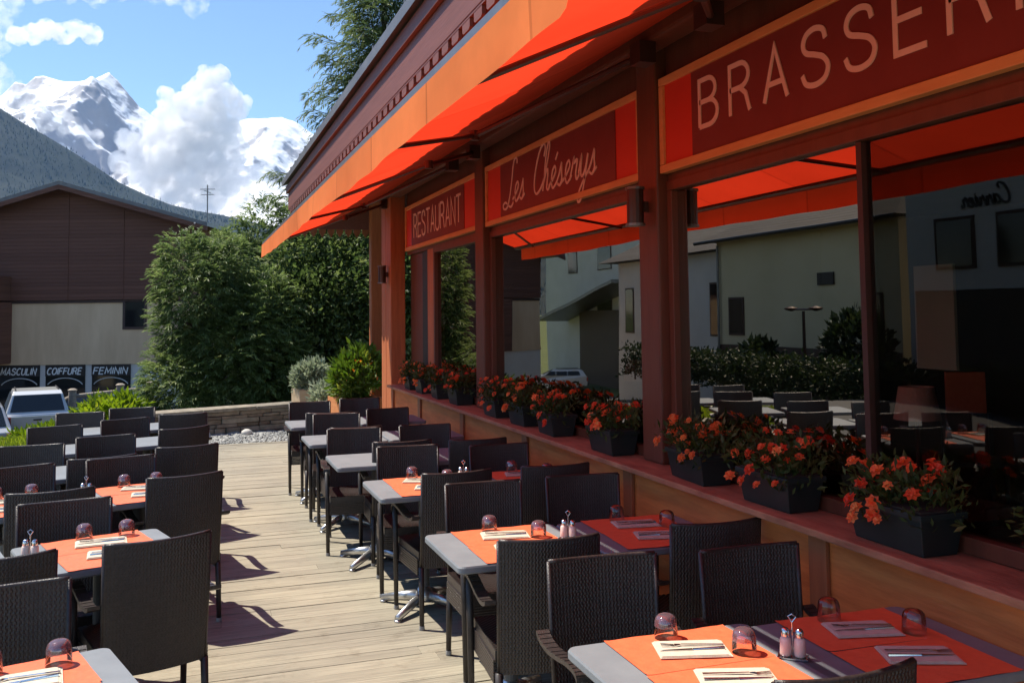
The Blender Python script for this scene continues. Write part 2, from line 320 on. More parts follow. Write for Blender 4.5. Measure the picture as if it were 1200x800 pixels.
def raw(name, vs, fs, m, parent=None, tint=None, smooth=False):
    me = bpy.data.meshes.new(name); me.from_pydata(vs, [], fs); me.materials.append(m)
    if tint is not None:
        a = me.attributes.new('tint', 'FLOAT', 'POINT'); a.data.foreach_set('value', np.asarray(tint, np.float32))
    if smooth: me.shade_smooth()
    o = bpy.data.objects.new(name, me); COL.objects.link(o)
    if parent: o.parent = parent
    return o
def tag(o, label, cat, group=None):
    o['label'] = label; o['category'] = cat
    if group: o['group'] = group
    return o
def thing(name, label, cat, loc=(0, 0, 0), rz=0, group=None):
    o = bpy.data.objects.new(name, None); COL.objects.link(o); o.location = loc; o.rotation_euler = (0, 0, rz)
    o.empty_display_size = .2
    return tag(o, label, cat, group)
def struct(o, kind='structure'): o['kind'] = kind; return o
def dup(root, loc, rz, label, cat=None, group=None):
    r = root.copy(); COL.objects.link(r); r.location = loc; r.rotation_euler = (0, 0, rz); r['label'] = label
    if cat: r['category'] = cat
    if group: r['group'] = group
    for ch in list(root.children):
        c = ch.copy(); COL.objects.link(c); c.parent = r
        for g in list(ch.children):
            d = g.copy(); COL.objects.link(d); d.parent = c
    return r

# ------------------------------------------------------------------ terrain, deck
def sm(a, b, x):
    t = min(1, max(0, (x-a)/(b-a))); return t*t*(3-2*t)
def gz(x, y):
    return -.14 - 2.05*sm(15.4, 31, y) - 1.8*sm(32, 62, y) - .25*sm(-1.9, -4, x)*(1-sm(11, 15, y))
def grid_axis(fine0, fine1, step, far0, far1):
    a = list(np.arange(fine0, fine1+1e-6, step)); k = step
    x = a[-1]
    while x < far1: k *= 1.5; x += k; a.append(x)
    k = step; x = a[0]
    while x > far0: k *= 1.5; x -= k; a.insert(0, x)
    return a
xs = grid_axis(-26, 12, 1.0, -9000, 9000); ys = grid_axis(-4, 66, 1.0, -6000, 12000)
vs = [(x, y, gz(x, y)) for y in ys for x in xs]; nx = len(xs)
fs = [(j*nx+i, j*nx+i+1, (j+1)*nx+i+1, (j+1)*nx+i) for j in range(len(ys)-1) for i in range(nx-1)]
struct(raw('ground', vs, fs, MT['ground'], smooth=True))
# parking lot sheet following the slope
def sheet(name, x0, x1, y0, y1, m, dz, step=1.0):
    X = np.linspace(x0, x1, max(2, int((x1-x0)/step)+1)); Y = np.linspace(y0, y1, max(2, int((y1-y0)/step)+1))
    v = [(x, y, gz(x, y)+dz) for y in Y for x in X]; n = len(X)
    f = [(j*n+i, j*n+i+1, (j+1)*n+i+1, (j+1)*n+i) for j in range(len(Y)-1) for i in range(n-1)]
    return struct(raw(name, v, f, m, smooth=True))
sheet('parking_lot', -22, 12, 26, 64, MT['asphalt'], .02)
sheet('street', -12, -3.6, -4, 25.99, MT['asphalt'], .02)
# deck
d = MB(); y = -2.0; pitch = .118
while y < 13.85:
    x = -3.0 - random.random()*1.2; first = True
    while x < 2.42:
        x1 = min(2.425, x + random.choice([3.6, 4.8, 5.4, 5.4])); 
        if 2.425-x1 < .5: x1 = 2.425
        dz = random.uniform(-.0025, .0025)
        d.box(max(x, -3.0), x1-.002, y+.002, y+pitch-.002, -.03+dz, dz, random.random()); x = x1
    y += pitch
struct(d.build('deck', MT['deck'], attr=True))
fb = MB(); fb.box(-3.05, 2.425, -2.05, -2.0, -.3, -.031); fb.box(-3.0, 2.425, 13.86, 13.9, -.3, -.002); fb.box(-3.04, -3.0, -2.0, 13.9, -.3, -.002); fb.box(-2.99, 2.42, -1.99, 13.8, -.25, -.06)
struct(fb.build('deck_frame', MT['bark']))
# gravel strip between deck and stone wall
gv = []; gf = []
GX = np.linspace(-1.7, 5.0, 90); GY = np.linspace(13.9, 16.2, 26)
for yy in GY:
    for xx in GX: gv.append((xx, yy, -.02 + .02*math.sin(xx*2.3)*math.sin(yy*3) + random.uniform(-.018, .018)))
n = len(GX); gf = [(j*n+i, j*n+i+1, (j+1)*n+i+1, (j+1)*n+i) for j in range(len(GY)-1) for i in range(n-1)]
struct(raw('gravel_path', gv, gf, MT['gravel']))
# loose stones on the gravel as stuff
gs = MB()
for _ in range(1500):
    x, y = random.uniform(-1.6, 3.4), random.uniform(14.0, 15.1); r = random.uniform(.008, .026)
    gs.add([(x+r*random.uniform(.6, 1.2), y, 0), (x, y+r, .0), (x-r, y, .0), (x, y-r*1.1, .0), (x, y, r*.8), (x, y, -r)],
           [(0,1,4),(1,2,4),(2,3,4),(3,0,4),(1,0,5),(2,1,5),(3,2,5),(0,3,5)])
struct(gs.build('gravel_stones', MT['gravel']), 'stuff')

# ------------------------------------------------------------------ stone wall
A, B = Vector((-.95, 14.78)), Vector((3.6, 16.25))
wall = thing('stone_wall', 'low dry stone wall with flat pale coping across the gravel', 'wall')
ax = (B-A).normalized(); nrm = Vector((-ax.y, ax.x)); Lw = (B-A).length
st = MB(); z = -.14
for row in range(7):
    h = [.08, .055, .085, .06, .075, .05, .065][row]; x = -random.random()*.3
    while x < Lw:
        w = random.uniform(.14, .62); a0, a1 = max(0, x)+.006, min(Lw, x+w)-.006
        if a1-a0 > .04:
            off = random.uniform(-.02, .02); p = []
            for zz in (z+.004, z+h-.004):
                for (a, b) in ((a0, off), (a1, off+random.uniform(-.01, .01)), (a1, .34), (a0, .34)):
                    q = A + ax*a + nrm*b; p.append((q.x, q.y, zz+random.uniform(-.004, .004)))
            st.add(p, [(0,3,2,1),(4,5,6,7),(0,1,5,4),(1,2,6,5),(2,3,7,6),(3,0,4,7)], random.random())
        x += w
    z += h
st.build('stones', MT['stone'], wall, attr=True, bevel=.006)
cp = MB(); x = 0
while x < Lw:
    w = random.uniform(.5, .9); a0, a1 = x+.004, min(Lw, x+w)-.004; p = []
    for zz in (z+.002, z+.055):
        for (a, b) in ((a0, -.045), (a1, -.04), (a1, .38), (a0, .38)):
            q = A + ax*a + nrm*b; p.append((q.x, q.y, zz+random.uniform(-.004, .004)))
    cp.add(p, [(0,3,2,1),(4,5,6,7),(0,1,5,4),(1,2,6,5),(2,3,7,6),(3,0,4,7)], random.uniform(.6, 1)); x += w
cp.build('coping', MT['stone'], wall, attr=True, bevel=.008)
rk = MB(); rk.lathe([(.03, 0), (.085, .03), (.08, .07), (.03, .1)], (0, 0, 0), 9)
tag(rk.build('loose_stone', MT['stone_white'], smooth=True), 'small pale loose stone lying on the gravel against the stone wall', 'stone').location = (.86, 14.98, -.02)

# ------------------------------------------------------------------ foliage helper
def leaves(centers, normals, n_per, spread, size, droop=.25, elong=1.8, seed=1, tvar=.35):
    """leaf cards in little clumps round every centre; returns verts, faces, tint"""
    g = np.random.default_rng(seed); C = np.repeat(np.asarray(centers, float), n_per, 0); Nn = np.repeat(np.asarray(normals, float), n_per, 0)
    k = len(C); base_t = np.repeat(g.uniform(.1, .75, len(centers)), n_per)
    P = C + g.normal(0, 1, (k, 3))*np.asarray(spread)
    d = Nn + g.normal(0, .55, (k, 3)); d[:, 2] -= droop; d /= np.linalg.norm(d, axis=1)[:, None]
    s = np.cross(d, g.normal(0, 1, (k, 3))); s /= np.linalg.norm(s, axis=1)[:, None]
    sz = (size*g.uniform(.6, 1.4, k))[:, None]
    nrm_ = np.cross(d, s)
    tip = P + d*sz*elong; l = P + d*sz*elong*.45 + s*sz*.42 + nrm_*sz*.1; r = P + d*sz*elong*.45 - s*sz*.42 + nrm_*sz*.1
    V = np.stack([P, l, tip, r], 1).reshape(-1, 3)
    t = np.repeat(np.clip(base_t + g.uniform(-tvar, tvar, k), 0, 1), 4)
    I = np.arange(k)*4; Fc = np.stack([I, I+1, I+2, I+3], 1)
    return V.tolist(), Fc.tolist(), t
def fronds(centers, normals, length, nl, size, seed, droop=.5, elong=2.6, width=.3):
    """curved sprays of small leaflets: one spray per centre, pointing outwards and drooping at the tip"""
    g = np.random.default_rng(seed); C = np.asarray(centers, float); D = np.asarray(normals, float) + g.normal(0, .35, (len(C), 3)); D[:, 2] += .15
    D /= np.linalg.norm(D, axis=1)[:, None]; S = np.cross(D, [0, 0, 1.0]); S /= (np.linalg.norm(S, axis=1)[:, None]+1e-6)
    Lg = length*g.uniform(.55, 1.35, len(C)); base = g.uniform(.05, .85, len(C)); VV = []; TT = []
    for q in range(nl):
        f = (q//2+.5)/(nl/2); sd_ = -1 if q % 2 else 1
        P = C + D*(Lg*f)[:, None]; P[:, 2] -= Lg*droop*f*f
        T = D.copy(); T[:, 2] -= 2*droop*f; d = T*.8 + S*sd_*.75*(1-f*.6) + g.normal(0, .16, C.shape); d /= np.linalg.norm(d, axis=1)[:, None]
        w = np.cross(d, S*sd_*.2 + [0, 0, 1.0]); w /= (np.linalg.norm(w, axis=1)[:, None]+1e-6)
        sz = (size*g.uniform(.7, 1.3, len(C))*(1.15-.5*f))[:, None]
        VV.append(np.stack([P, P+d*sz*elong*.5+w*sz*width, P+d*sz*elong+[0, 0, -.02], P+d*sz*elong*.5-w*sz*width], 1)); TT.append(np.clip(base+.25*(f-.5)+g.uniform(-.12, .12, len(C)), 0, 1))
    V = np.stack(VV, 1).reshape(-1, 3); t = np.repeat(np.stack(TT, 1).ravel(), 4); I = np.arange(len(V)//4)*4
    return V.tolist(), np.stack([I, I+1, I+2, I+3], 1).tolist(), t
def noise3(P, f, seed):
    g = np.random.default_rng(seed); out = np.zeros(len(P))
    for _ in range(6):
        w = g.normal(0, 1, 3); w /= np.linalg.norm(w); out += np.sin(P@(w*f) + g.uniform(0, 6.28))
    return out/6
def crown_blob(lobes, n, seed):
    """points near the surface of a union of ellipsoids with a lumpy outline: centres and outward normals"""
    g = np.random.default_rng(seed); C = []; Nn = []
    tot = sum(l[3]*l[4] + l[4]*l[5] for l in lobes)
    for (cx, cy, cz, rx, ry, rz) in lobes:
        m = int(n*(rx*ry+ry*rz)/tot); u = g.normal(0, 1, (m, 3)); u /= np.linalg.norm(u, axis=1)[:, None]
        rad = 1 - np.abs(g.normal(0, .14, m)) + .16*noise3(u, 5, seed+3)
        C.append(u*rad[:, None]*[rx, ry, rz] + [cx, cy, cz]); Nn.append(u)
    return np.concatenate(C), np.concatenate(Nn)
def trunk_mesh(h, r, seed, limbs=5, lean=.05):
    g = random.Random(seed); m = MB(); pts = [(0, 0, -.3)]
    for i in range(1, 6): pts.append((g.uniform(-lean, lean)*i, g.uniform(-lean, lean)*i, h*i/5))
    m.tube(pts, [r*(1-.16*i) for i in range(6)], 9)
    for k in range(limbs):
        z = h*g.uniform(.2, .8); a = g.uniform(0, 6.28); l = h*.3
        m.tube([(0, 0, z), (math.cos(a)*l*.5, math.sin(a)*l*.5, z+l*.25), (math.cos(a)*l, math.sin(a)*l, z+l*.4)], [r*.4, r*.25, r*.1], 6)
    return m
def bush(name, label, cat, loc, lobes, n, n_per, spread, size, m, seed, h=2, r=.1, droop=.25, elong=1.8, group=None, frond=None):
    t = thing(name, label, cat, loc, 0, group)
    trunk_mesh(h, r, seed).build('trunk', MT['bark'], t, smooth=True)
    C, Nn = crown_blob(lobes, n, seed); V, Fc, tt = fronds(C, Nn, frond, n_per, size, seed, droop) if frond else leaves(C, Nn, n_per, spread, size, droop, elong, seed)
    raw('crown', V, Fc, m, t, tt); return t
def conifer(name, label, loc, H, Rb, tiers, m, seed, size=.13, group=None, z0=.6):
    t = thing(name, label, 'tree', loc, 0, group); g = np.random.default_rng(seed)
    tr = MB(); tr.tube([(0, 0, -.5), (0, 0, H*.5), (0, 0, H)], [H*.018, H*.011, .02], 9); tr.build('trunk', MT['bark'], t, smooth=True)
    C = []; Nn = []; lim = MB()
    for i in range(tiers):
        f = i/(tiers-1); z = z0 + (H-z0)*f; L = Rb*(1-f)**.8 * g.uniform(.75, 1.15) + .12; nb = max(4, int(9*(1-f)+3)); a0 = g.uniform(0, 6.28)
        for k in range(nb):
            a = a0 + 6.283*k/nb + g.uniform(-.3, .3); l = L*g.uniform(.65, 1.15); up_ = .25*f
            pts = []
            for q in range(max(3, int(l/.16))):
                s_ = (q+.6)/max(3, int(l/.16)); x = math.cos(a)*l*s_; y_ = math.sin(a)*l*s_; zz = z - l*.35*s_**1.4*(1-f) + l*.12*s_**4 + l*up_*s_
                pts.append((x, y_, zz))
                for w in (-1, 0, 1):
                    wd = l*.26*(1-s_)+.05; C.append((x - math.sin(a)*wd*w, y_ + math.cos(a)*wd*w, zz - .07*abs(w))); Nn.append((math.cos(a)-math.sin(a)*w*.8, math.sin(a)+math.cos(a)*w*.8, -.15))
            lim.tube([(0, 0, z)]+pts[::2], [.03*(1-f)+.01]+[.012]*len(pts[::2]), 4, caps=False)
    lim.build('branches', MT['bark'], t)
    V, Fc, tt = fronds(C, Nn, .42, 12, size*.55, seed, .45, 2.8, .22); raw('crown', V, Fc, m, t, tt); return t

# ------------------------------------------------------------------ trees behind the wall
def put(px, d): p = at_depth(px, 400, d); return p.x, p.y
x, y = put(245, 19.5)
bush('conifer_bush', 'sunlit light green conifer bush left of the others behind stone wall', 'bush', (x, y, gz(x, y)),
     [(-.05, 0, 1.0, 1.2, 1.1, 1.3), (.0, .1, 2.2, 1.1, 1.0, 1.25), (-.15, 0, 3.1, .95, .9, .95), (-.45, 0, 3.75, .5, .5, .5), (.3, .1, 3.6, .6, .5, .6), (.75, -.2, 1.6, 1.2, 1.1, 1.4), (-.5, -.3, 1.0, .8, .8, .9), (1.5, -.1, 1.0, .9, .9, 1.1), (1.0, 0, 2.6, .8, .8, .9), (2.0, 0, .7, .7, .8, .8)], 7000, 12, 0, .05, MT['leaf_thuja'], 11, 3.5, .09, .28, frond=.25)
x, y = put(296, 23.5)
bush('conifer_bush', 'tall feathery conifer between the sunlit bush and the dark tree', 'tree', (x, y, gz(x, y)),
     [(0, 0, 1.6, 1.7, 1.7, 1.8), (.1, 0, 3.2, 1.4, 1.4, 1.7), (.1, .1, 4.4, .95, 1.0, 1.2), (.25, 0, 5.3, .55, .6, .85), (-.75, 0, 4.5, .5, .6, .75), (.95, 0, 5.0, .45, .6, 1.1), (1.5, 0, 4.0, .6, .7, 1.2)], 4800, 12, 0, .062, MT['leaf_thuja'], 12, 4.5, .12, .3, frond=.32)
x, y = put(372, 21.5)
bush('broad_tree', 'dark broadleaf tree beside the restaurant corner behind the planters', 'tree', (x, y, gz(x, y)),
     [(0, 0, 1.4, 1.6, 1.5, 1.7), (.2, 0, 2.9, 1.6, 1.5, 1.4), (-.5, -.3, 2.4, 1.2, 1.0, 1.2), (.9, .2, 3.4, 1.1, 1.1, 1.2), (.2, .2, 4.2, 1.1, 1.1, .8), (-.8, -.5, .9, .9, .8, 1.0)], 3600, 16, (.14, .14, .12), .082, MT['leaf_dark'], 13, 3, .14, .1, 1.5)
x, y = put(408, 20.5)
bush('broad_tree', 'dark leafy tree partly hidden behind the restaurant corner post', 'tree', (x+1.2, y+.6, gz(x, y)),
     [(0, 0, 1.5, 1.7, 1.5, 1.7), (.2, 0, 3.1, 1.6, 1.5, 1.4), (.2, .2, 4.4, 1.3, 1.1, 1.0)], 2200, 16, (.14, .14, .12), .082, MT['leaf_dark'], 14, 3, .14, .1, 1.5)
x, y = put(452, 27.0)
conifer('fir_tree', 'tall fir rising behind the roof of the restaurant', (x, y, gz(x, y)), 16.0, 4.0, 54, MT['leaf_fir'], 15, .17)
x, y = put(392, 31.0)
conifer('fir_tree', 'slimmer fir seen through the gap under the roof edge', (x-.9, y, gz(x, y)), 7.6, 1.9, 26, MT['leaf_fir'], 16, .15)
# bright shrub left of the stone wall and small ones on the bank
def shrub(name, label, loc, r, h, m, seed, n=260, npz=10, size=.07, elong=2.2):
    t = thing(name, label, 'shrub', loc)
    s = MB()
    for k in range(7):
        a = k*.9; s.tube([(0, 0, -.05), (math.cos(a)*r*.4, math.sin(a)*r*.4, h*.6)], [.012, .006], 5)
    s.build('stems', MT['bark'], t)
    C, Nn = crown_blob([(0, 0, h*.5, r, r, h*.5), (r*.3, 0, h*.62, r*.6, r*.7, h*.42), (-r*.4, r*.1, h*.45, r*.6, r*.6, h*.42)], n, seed)
    V, Fc, tt = leaves(C, Nn, npz, (.05, .05, .05), size, -.4, elong, seed); raw('foliage', V, Fc, m, t, tt); return t
x, y = put(131, 17.6); shrub('lime_shrub', 'bright lime green shrub at the left end of the stone wall', (x, y, gz(x, y)), .62, .72, MT['leaf_lime'], 21)
x, y = put(152, 18.2); shrub('lime_shrub', 'lower lime green shrub tucked beside the stone wall end', (x, y, gz(x, y)), .45, .60, MT['leaf_lime'], 24)
x, y = put(66, 18.2); shrub('lime_shrub', 'low lime shrub on the grass bank in front of the silver car', (x, y, gz(x, y)), .34, .22, MT['leaf_lime'], 22)
x, y = put(40, 18.0); shrub('lime_shrub', 'small lime shrub at the left on the grass bank', (x, y, gz(x, y)), .3, .16, MT['leaf_lime'], 23, 160)
# grass on the bank: stuff
gpts = []
g = np.random.default_rng(5)
for _ in range(9000):
    yy = g.uniform(13.9, 24); xx = g.uniform(-5.5, -1.2)
    if yy > 14.6 or xx < -3.2: gpts.append((xx, yy, gz(xx, yy)))
V, Fc, tt = leaves(gpts, [(0, 0, 1)]*len(gpts), 4, (.06, .06, .0), .032, -.5, 3.0, 6); struct(raw('grass', V, Fc, MT['grass'], None, tt), 'stuff')

# ------------------------------------------------------------------ restaurant
rest = thing('restaurant', 'chalet restaurant with stained wood front, wide windows and deep roof eave', 'restaurant')
WX, GXP = 2.43, 2.66
posts = [(4.79, 5.03), (8.17, 8.43)]
# low wall: panels between battens
pn = MB()
bat_y = [1.5, 3.215, 4.94, 6.70, 8.42, 10.12, 11.55]
edges = [-2.0]+bat_y+[11.655]
for a, b in zip(edges[:-1], edges[1:]): pn.box(WX, WX+.12, a+.002, b-.002, -.15, .892)
pn.build('panelling', MT['panel'], rest)
for yb in bat_y: 
    m_ = MB(); m_.box(WX-.022, WX-.002, yb-.055, yb+.055, -.05, .889); m_.build('batten', MT['batten'], rest, bevel=.003)
s_ = MB(); s_.box(2.362, 2.70, -2.0, 11.655, .896, .927); s_.build('sill', MT['sill'], rest, bevel=.006)
# posts
def post(x0, x1, y0, y1, z0, z1, m): p = MB(); p.box(x0, x1, y0, y1, z0, z1); return p.build('post', m, rest, bevel=.012)
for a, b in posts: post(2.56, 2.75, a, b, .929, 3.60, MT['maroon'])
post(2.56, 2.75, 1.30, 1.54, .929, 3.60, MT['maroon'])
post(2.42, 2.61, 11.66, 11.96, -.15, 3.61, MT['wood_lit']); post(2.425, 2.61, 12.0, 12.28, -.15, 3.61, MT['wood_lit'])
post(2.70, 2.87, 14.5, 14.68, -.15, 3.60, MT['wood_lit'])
# recess at far bay
rc = MB(); rc.box(2.68, 2.74, 10.95, 11.65, .93, 2.60); rc.build('side_panel', MT['maroon'], rest)
rc = MB(); rc.box(2.64, 2.76, 10.28, 10.62, .93, 2.60); rc.build('pilaster', MT['wood_lit'], rest, bevel=.01)
rc = MB(); rc.box(2.66, 2.74, 10.66, 10.94, .93, 2.60); rc.build('side_panel', MT['dark'], rest)
# head beam and fascia behind signs
hb = MB(); hb.box(2.635, 2.80, -2.0, 11.65, 2.56, 3.61); hb.build('head_beam', MT['maroon'], rest)
# windows
def window(y0, y1, mull=None):
    w = MB()
    w.box(2.62, 2.70, y0, y1, .93, .99); w.box(2.62, 2.70, y0, y1, 2.50, 2.558)
    w.box(2.621, 2.699, y0, y0+.055, .991, 2.499); w.box(2.621, 2.699, y1-.055, y1, .991, 2.499)
    fr_ = w.build('window', MT['maroon'], rest, bevel=.004)
    segs = [y0+.056, y1-.056] if mull is None else [y0+.056, mull-.02, mull+.02, y1-.056]
    if mull: mm = MB(); mm.box(2.635, 2.69, mull-.016, mull+.016, .992, 2.498); mm.build('mullion', MT['mullion'], fr_)
    for i in range(0, len(segs), 2):
        p = MB(); p.add([(GXP, segs[i], .992), (GXP, segs[i+1], .992), (GXP, segs[i+1], 2.498), (GXP, segs[i], 2.498)], [(0, 1, 2, 3)]); p.build('pane', MT['pane'], fr_)
window(1.545, 4.785, 3.16); window(5.035, 8.165); window(8.435, 10.27); window(-2.0, 1.295)
# side and rear shell, interior
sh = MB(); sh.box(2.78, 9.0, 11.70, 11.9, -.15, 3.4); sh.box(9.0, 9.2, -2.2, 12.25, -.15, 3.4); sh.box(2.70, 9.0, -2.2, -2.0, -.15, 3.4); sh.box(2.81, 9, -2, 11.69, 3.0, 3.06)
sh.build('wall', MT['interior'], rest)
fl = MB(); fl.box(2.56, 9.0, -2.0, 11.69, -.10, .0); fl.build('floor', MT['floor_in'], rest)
# roof: eave at X=1.5
RY0, RY1, XE = -2.5, 15.25, 1.5
sf = MB(); sf.box(XE+.04, 2.84, RY0, RY1-.05, 3.62, 3.66); sf.build('soffit', MT['soffit'], rest)
fa = MB(); fa.box(XE, XE+.038, RY0, RY1, 3.51, 3.88); fa.build('fascia', MT['fascia'], rest, bevel=.004)
dn = MB(); y = RY0; dn.box(XE+.004, XE+.03, RY0, RY1, 3.495, 3.525)
while y < RY1-.2:   # lower trim board with narrow cut-outs
    dn.prism([(y, 3.496), (y, 3.445), (y+.02, 3.432), (y+.13, 3.432), (y+.15, 3.445), (y+.15, 3.496)], XE+.006, XE+.028, 'X'); y += .235
dn.build('scalloped_trim', MT['fascia'], rest)
gt = MB(); gt.box(XE-.035, XE-.002, RY0, RY1+.03, 3.77, 3.89); gt.build('drip_board', MT['fascia'], rest, bevel=.004)
rf = MB(); rf.prism([(XE-.09, 3.895), (XE-.09, 3.985), (6.0, 6.1), (6.0, 6.01)], RY0, RY1+.1); rf.prism([(6.0, 6.01), (6.0, 6.1), (10.4, 4.0), (10.4, 3.91)], RY0, RY1+.1)
roof = rf.build('roof', MT['roof'], rest)
sm_ = MB(); y = RY0+.4
while y < RY1: sm_.hexa([(XE-.085, y, 3.99), (XE-.085, y+.03, 3.99), (5.98, y+.03, 6.09), (5.98, y, 6.09)], [(XE-.085, y, 4.02), (XE-.085, y+.03, 4.02), (5.98, y+.03, 6.12), (5.98, y, 6.12)]); y += .6
sm_.build('standing_seams', MT['roof'], roof)
ge = MB(); ge.prism([(XE+.04, 3.51), (XE+.04, 3.89), (5.98, 5.99), (9.8, 4.15), (9.8, 3.51)], RY1-.045, RY1-.005); ge.build('gable_board', MT['soffit'], rest)
ge = MB(); ge.box(1.70, 9.6, RY1-.08, RY1-.05, 3.20, 3.61); ge.build('lambrequin', MT['soffit'], rest)
dn = MB(); x = 1.70
while x < 9.4: dn.prism([(x, 3.22), (x, 3.15), (x+.055, 3.07), (x+.11, 3.15), (x+.11, 3.22)], RY1-.075, RY1-.055, 'Y'); x += .14
dn.build('scalloped_trim', MT['batten'], rest)

# awning
aw = thing('awning', 'long red orange fabric awning stretched along the restaurant front', 'awning')
AY0, AY1 = .2, 12.36; FX, FZ, BX, BZ = .93, 2.725, 2.40, 3.37
nU, nV = 90, 8; av = []; 
for i in range(nU+1):
    yy = AY0 + (AY1-AY0)*i/nU
    for j in range(nV+1):
        f = j/nV; sag = -.035*math.sin(math.pi*f) - .004*math.sin(math.pi*f)*math.cos(yy*5.1)
        av.append((FX+.03+(BX-FX-.03)*f, yy, FZ+.0+(BZ-FZ)*f+sag))
af = [(i*(nV+1)+j, (i+1)*(nV+1)+j, (i+1)*(nV+1)+j+1, i*(nV+1)+j+1) for i in range(nU) for j in range(nV)]
raw('canopy', av, af, MT['awning'], aw, smooth=True)
b_ = MB(); b_.prism([(.892, 2.712), (.905, 2.702), (.965, 2.702), (.98, 2.715), (.98, 2.75), (.95, 2.77), (.905, 2.77), (.892, 2.757)], AY0, AY1+.03); b_.build('front_bar', MT['gutter'], aw)
VY0 = 2.07; vv = []; vf = []; nU = 240; nV = 6
for i in range(nU+1):
    yy = VY0 + (AY1-VY0)*i/nU; drop = .172 + .003*math.sin(yy*7) + .008*math.sin(yy*1.3+1)
    e = min(1, (yy-VY0)/.10); drop *= .55 + .45*math.sqrt(max(0, 1-(1-e)**2))
    for j in range(nV+1):
        f = j/nV; vv.append((.883 - .010*f*math.sin(yy*1.7)*math.sin(yy*.6) - .003*f*math.sin(yy*9), yy, 2.718 - drop*f))
vf = [(i*(nV+1)+j, (i+1)*(nV+1)+j, (i+1)*(nV+1)+j+1, i*(nV+1)+j+1) for i in range(nU) for j in range(nV)]
raw('valance', vv, vf, MT['valance'], aw, smooth=True)
cs = MB(); cs.box(2.40, 2.56, AY0, AY1, 3.30, 3.46); cs.build('cassette', MT['maroon'], aw, bevel=.02)
for ya in (.6, 3.9, 4.6, 7.9, 8.6, 11.9):
    am = MB(); s = 1 if ya in (.6, 4.6, 8.6) else -1
    am.tube([(2.40, ya, 3.24), (1.72, ya+s*1.05, 2.94)], .019, 8); am.tube([(1.72, ya+s*1.05, 2.94), (.985, ya+s*.3, 2.695)], .015, 8)
    am.lathe([(.0, -.03), (.032, -.03), (.032, .03), (.0, .03)], (1.72, ya+s*1.05, 2.94), 10)
    am.box(2.34, 2.44, ya-.06, ya+.06, 3.18, 3.30); am.build('folding_arm', MT['bar'], aw)

# signs ------------------------------------------------------------
def arc(cx, cy, rx, ry, a0, a1, n=10): return [(cx+rx*math.cos(R(a0+(a1-a0)*i/n)), cy+ry*math.sin(R(a0+(a1-a0)*i/n))) for i in range(n+1)]
G = {
 'B': ([[(0, 0), (0, 1), (.26, 1)]+arc(.26, .765, .22, .235, 90, -90)+[(0, .53)], [(.26, .53)]+arc(.28, .265, .25, .265, 90, -90)+[(0, 0)]], .55),
 'R': ([[(0, 0), (0, 1), (.27, 1)]+arc(.27, .755, .23, .245, 90, -90)+[(0, .51)], [(.27, .51), (.42, .36), (.52, 0)]], .55),
 'A': ([[(0, 0), (.27, 1), (.54, 0)], [(.09, .32), (.45, .32)]], .54),
 'S': ([[(.49, .76), (.44, .93), (.27, 1), (.10, .94), (.03, .78), (.09, .62), (.28, .53), (.45, .43), (.53, .26), (.46, .07), (.27, 0), (.08, .06), (0, .24)]], .53),
 'E': ([[(.46, 1), (0, 1), (0, 0), (.48, 0)], [(0, .53), (.42, .53)]], .48),
 'I': ([[(0, 0), (0, 1)]], .02),
 'T': ([[(0, 1), (.54, 1)], [(.27, 1), (.27, 0)]], .54),
 'U': ([[(0, 1), (0, .27)]+arc(.26, .27, .26, .27, 180, 360)+[(.52, 1)]], .52),
 'N': ([[(0, 0), (0, 1), (.5, 0), (.5, 1)]], .5),
 'M': ([[(0, 0), (.04, 1), (.32, .25), (.60, 1), (.64, 0)]], .64),
 'C': ([arc(.3, .5, .3, .5, 50, 310, 16)], .52),
 'O': ([arc(.3, .5, .3, .5, 0, 360, 20)], .6),
 'F': ([[(.46, 1), (0, 1), (0, 0)], [(0, .53), (.40, .53)]], .46),
 'L': ([[(0, 1), (0, 0), (.44, 0)]], .44),
}
SCR = {
 'L': ([[(.46, .86), (.44, .98), (.34, 1.0), (.28, .86), (.25, .5), (.19, .1), (.08, -.1), (-.06, -.1), (-.1, .0), (.02, .04), (.18, -.06), (.30, -.1), (.40, .0)]], .42),
 'e': ([[(-.06, .06), (.08, .18), (.17, .32), (.13, .43), (.05, .36), (.03, .16), (.09, .0), (.18, .03), (.26, .12)]], .25),
 's': ([[(-.04, .04), (.06, .24), (.12, .44), (.14, .28), (.17, .12), (.11, .0), (.02, .05)], [(.11, .0), (.24, .1)]], .26),
 'C': ([[(.40, .74), (.44, .90), (.36, 1.02), (.2, .88), (.08, .5), (.07, .18), (.16, .0), (.30, .03), (.44, .2)]], .42),
 'h': ([[(-.06, .06), (.08, .4), (.18, .88), (.14, 1.02), (.07, .8), (.04, .3), (.02, 0)], [(.03, .16), (.11, .38), (.18, .42), (.18, .2), (.18, .04), (.24, .0), (.32, .12)]], .32),
 'r': ([[(-.04, .04), (.05, .42), (.07, .34), (.17, .38), (.15, .12), (.2, .0), (.28, .1)]], .27),
 'y': ([[(-.02, .1), (.04, .42), (.05, .12), (.11, .02), (.2, .16), (.25, .42)], [(.25, .42), (.2, .0), (.13, -.38), (.03, -.46), (.0, -.34), (.12, -.12), (.32, .12)]], .32),
}
def catmull(P, n=6):
    if len(P) < 3: return P
    P = [Vector(p) for p in P]; Q = [P[0]*2-P[1]]+P+[P[-1]*2-P[-2]]; out = []
    for i in range(1, len(Q)-2):
        for k in range(n):
            t = k/n; a, b, c, d = Q[i-1:i+3]
            out.append(.5*((2*b)+(c-a)*t+(2*a-5*b+4*c-d)*t*t+(3*b-a-3*c+d)*t*t*t))
    out.append(P[-1]); return [tuple(p) for p in out]
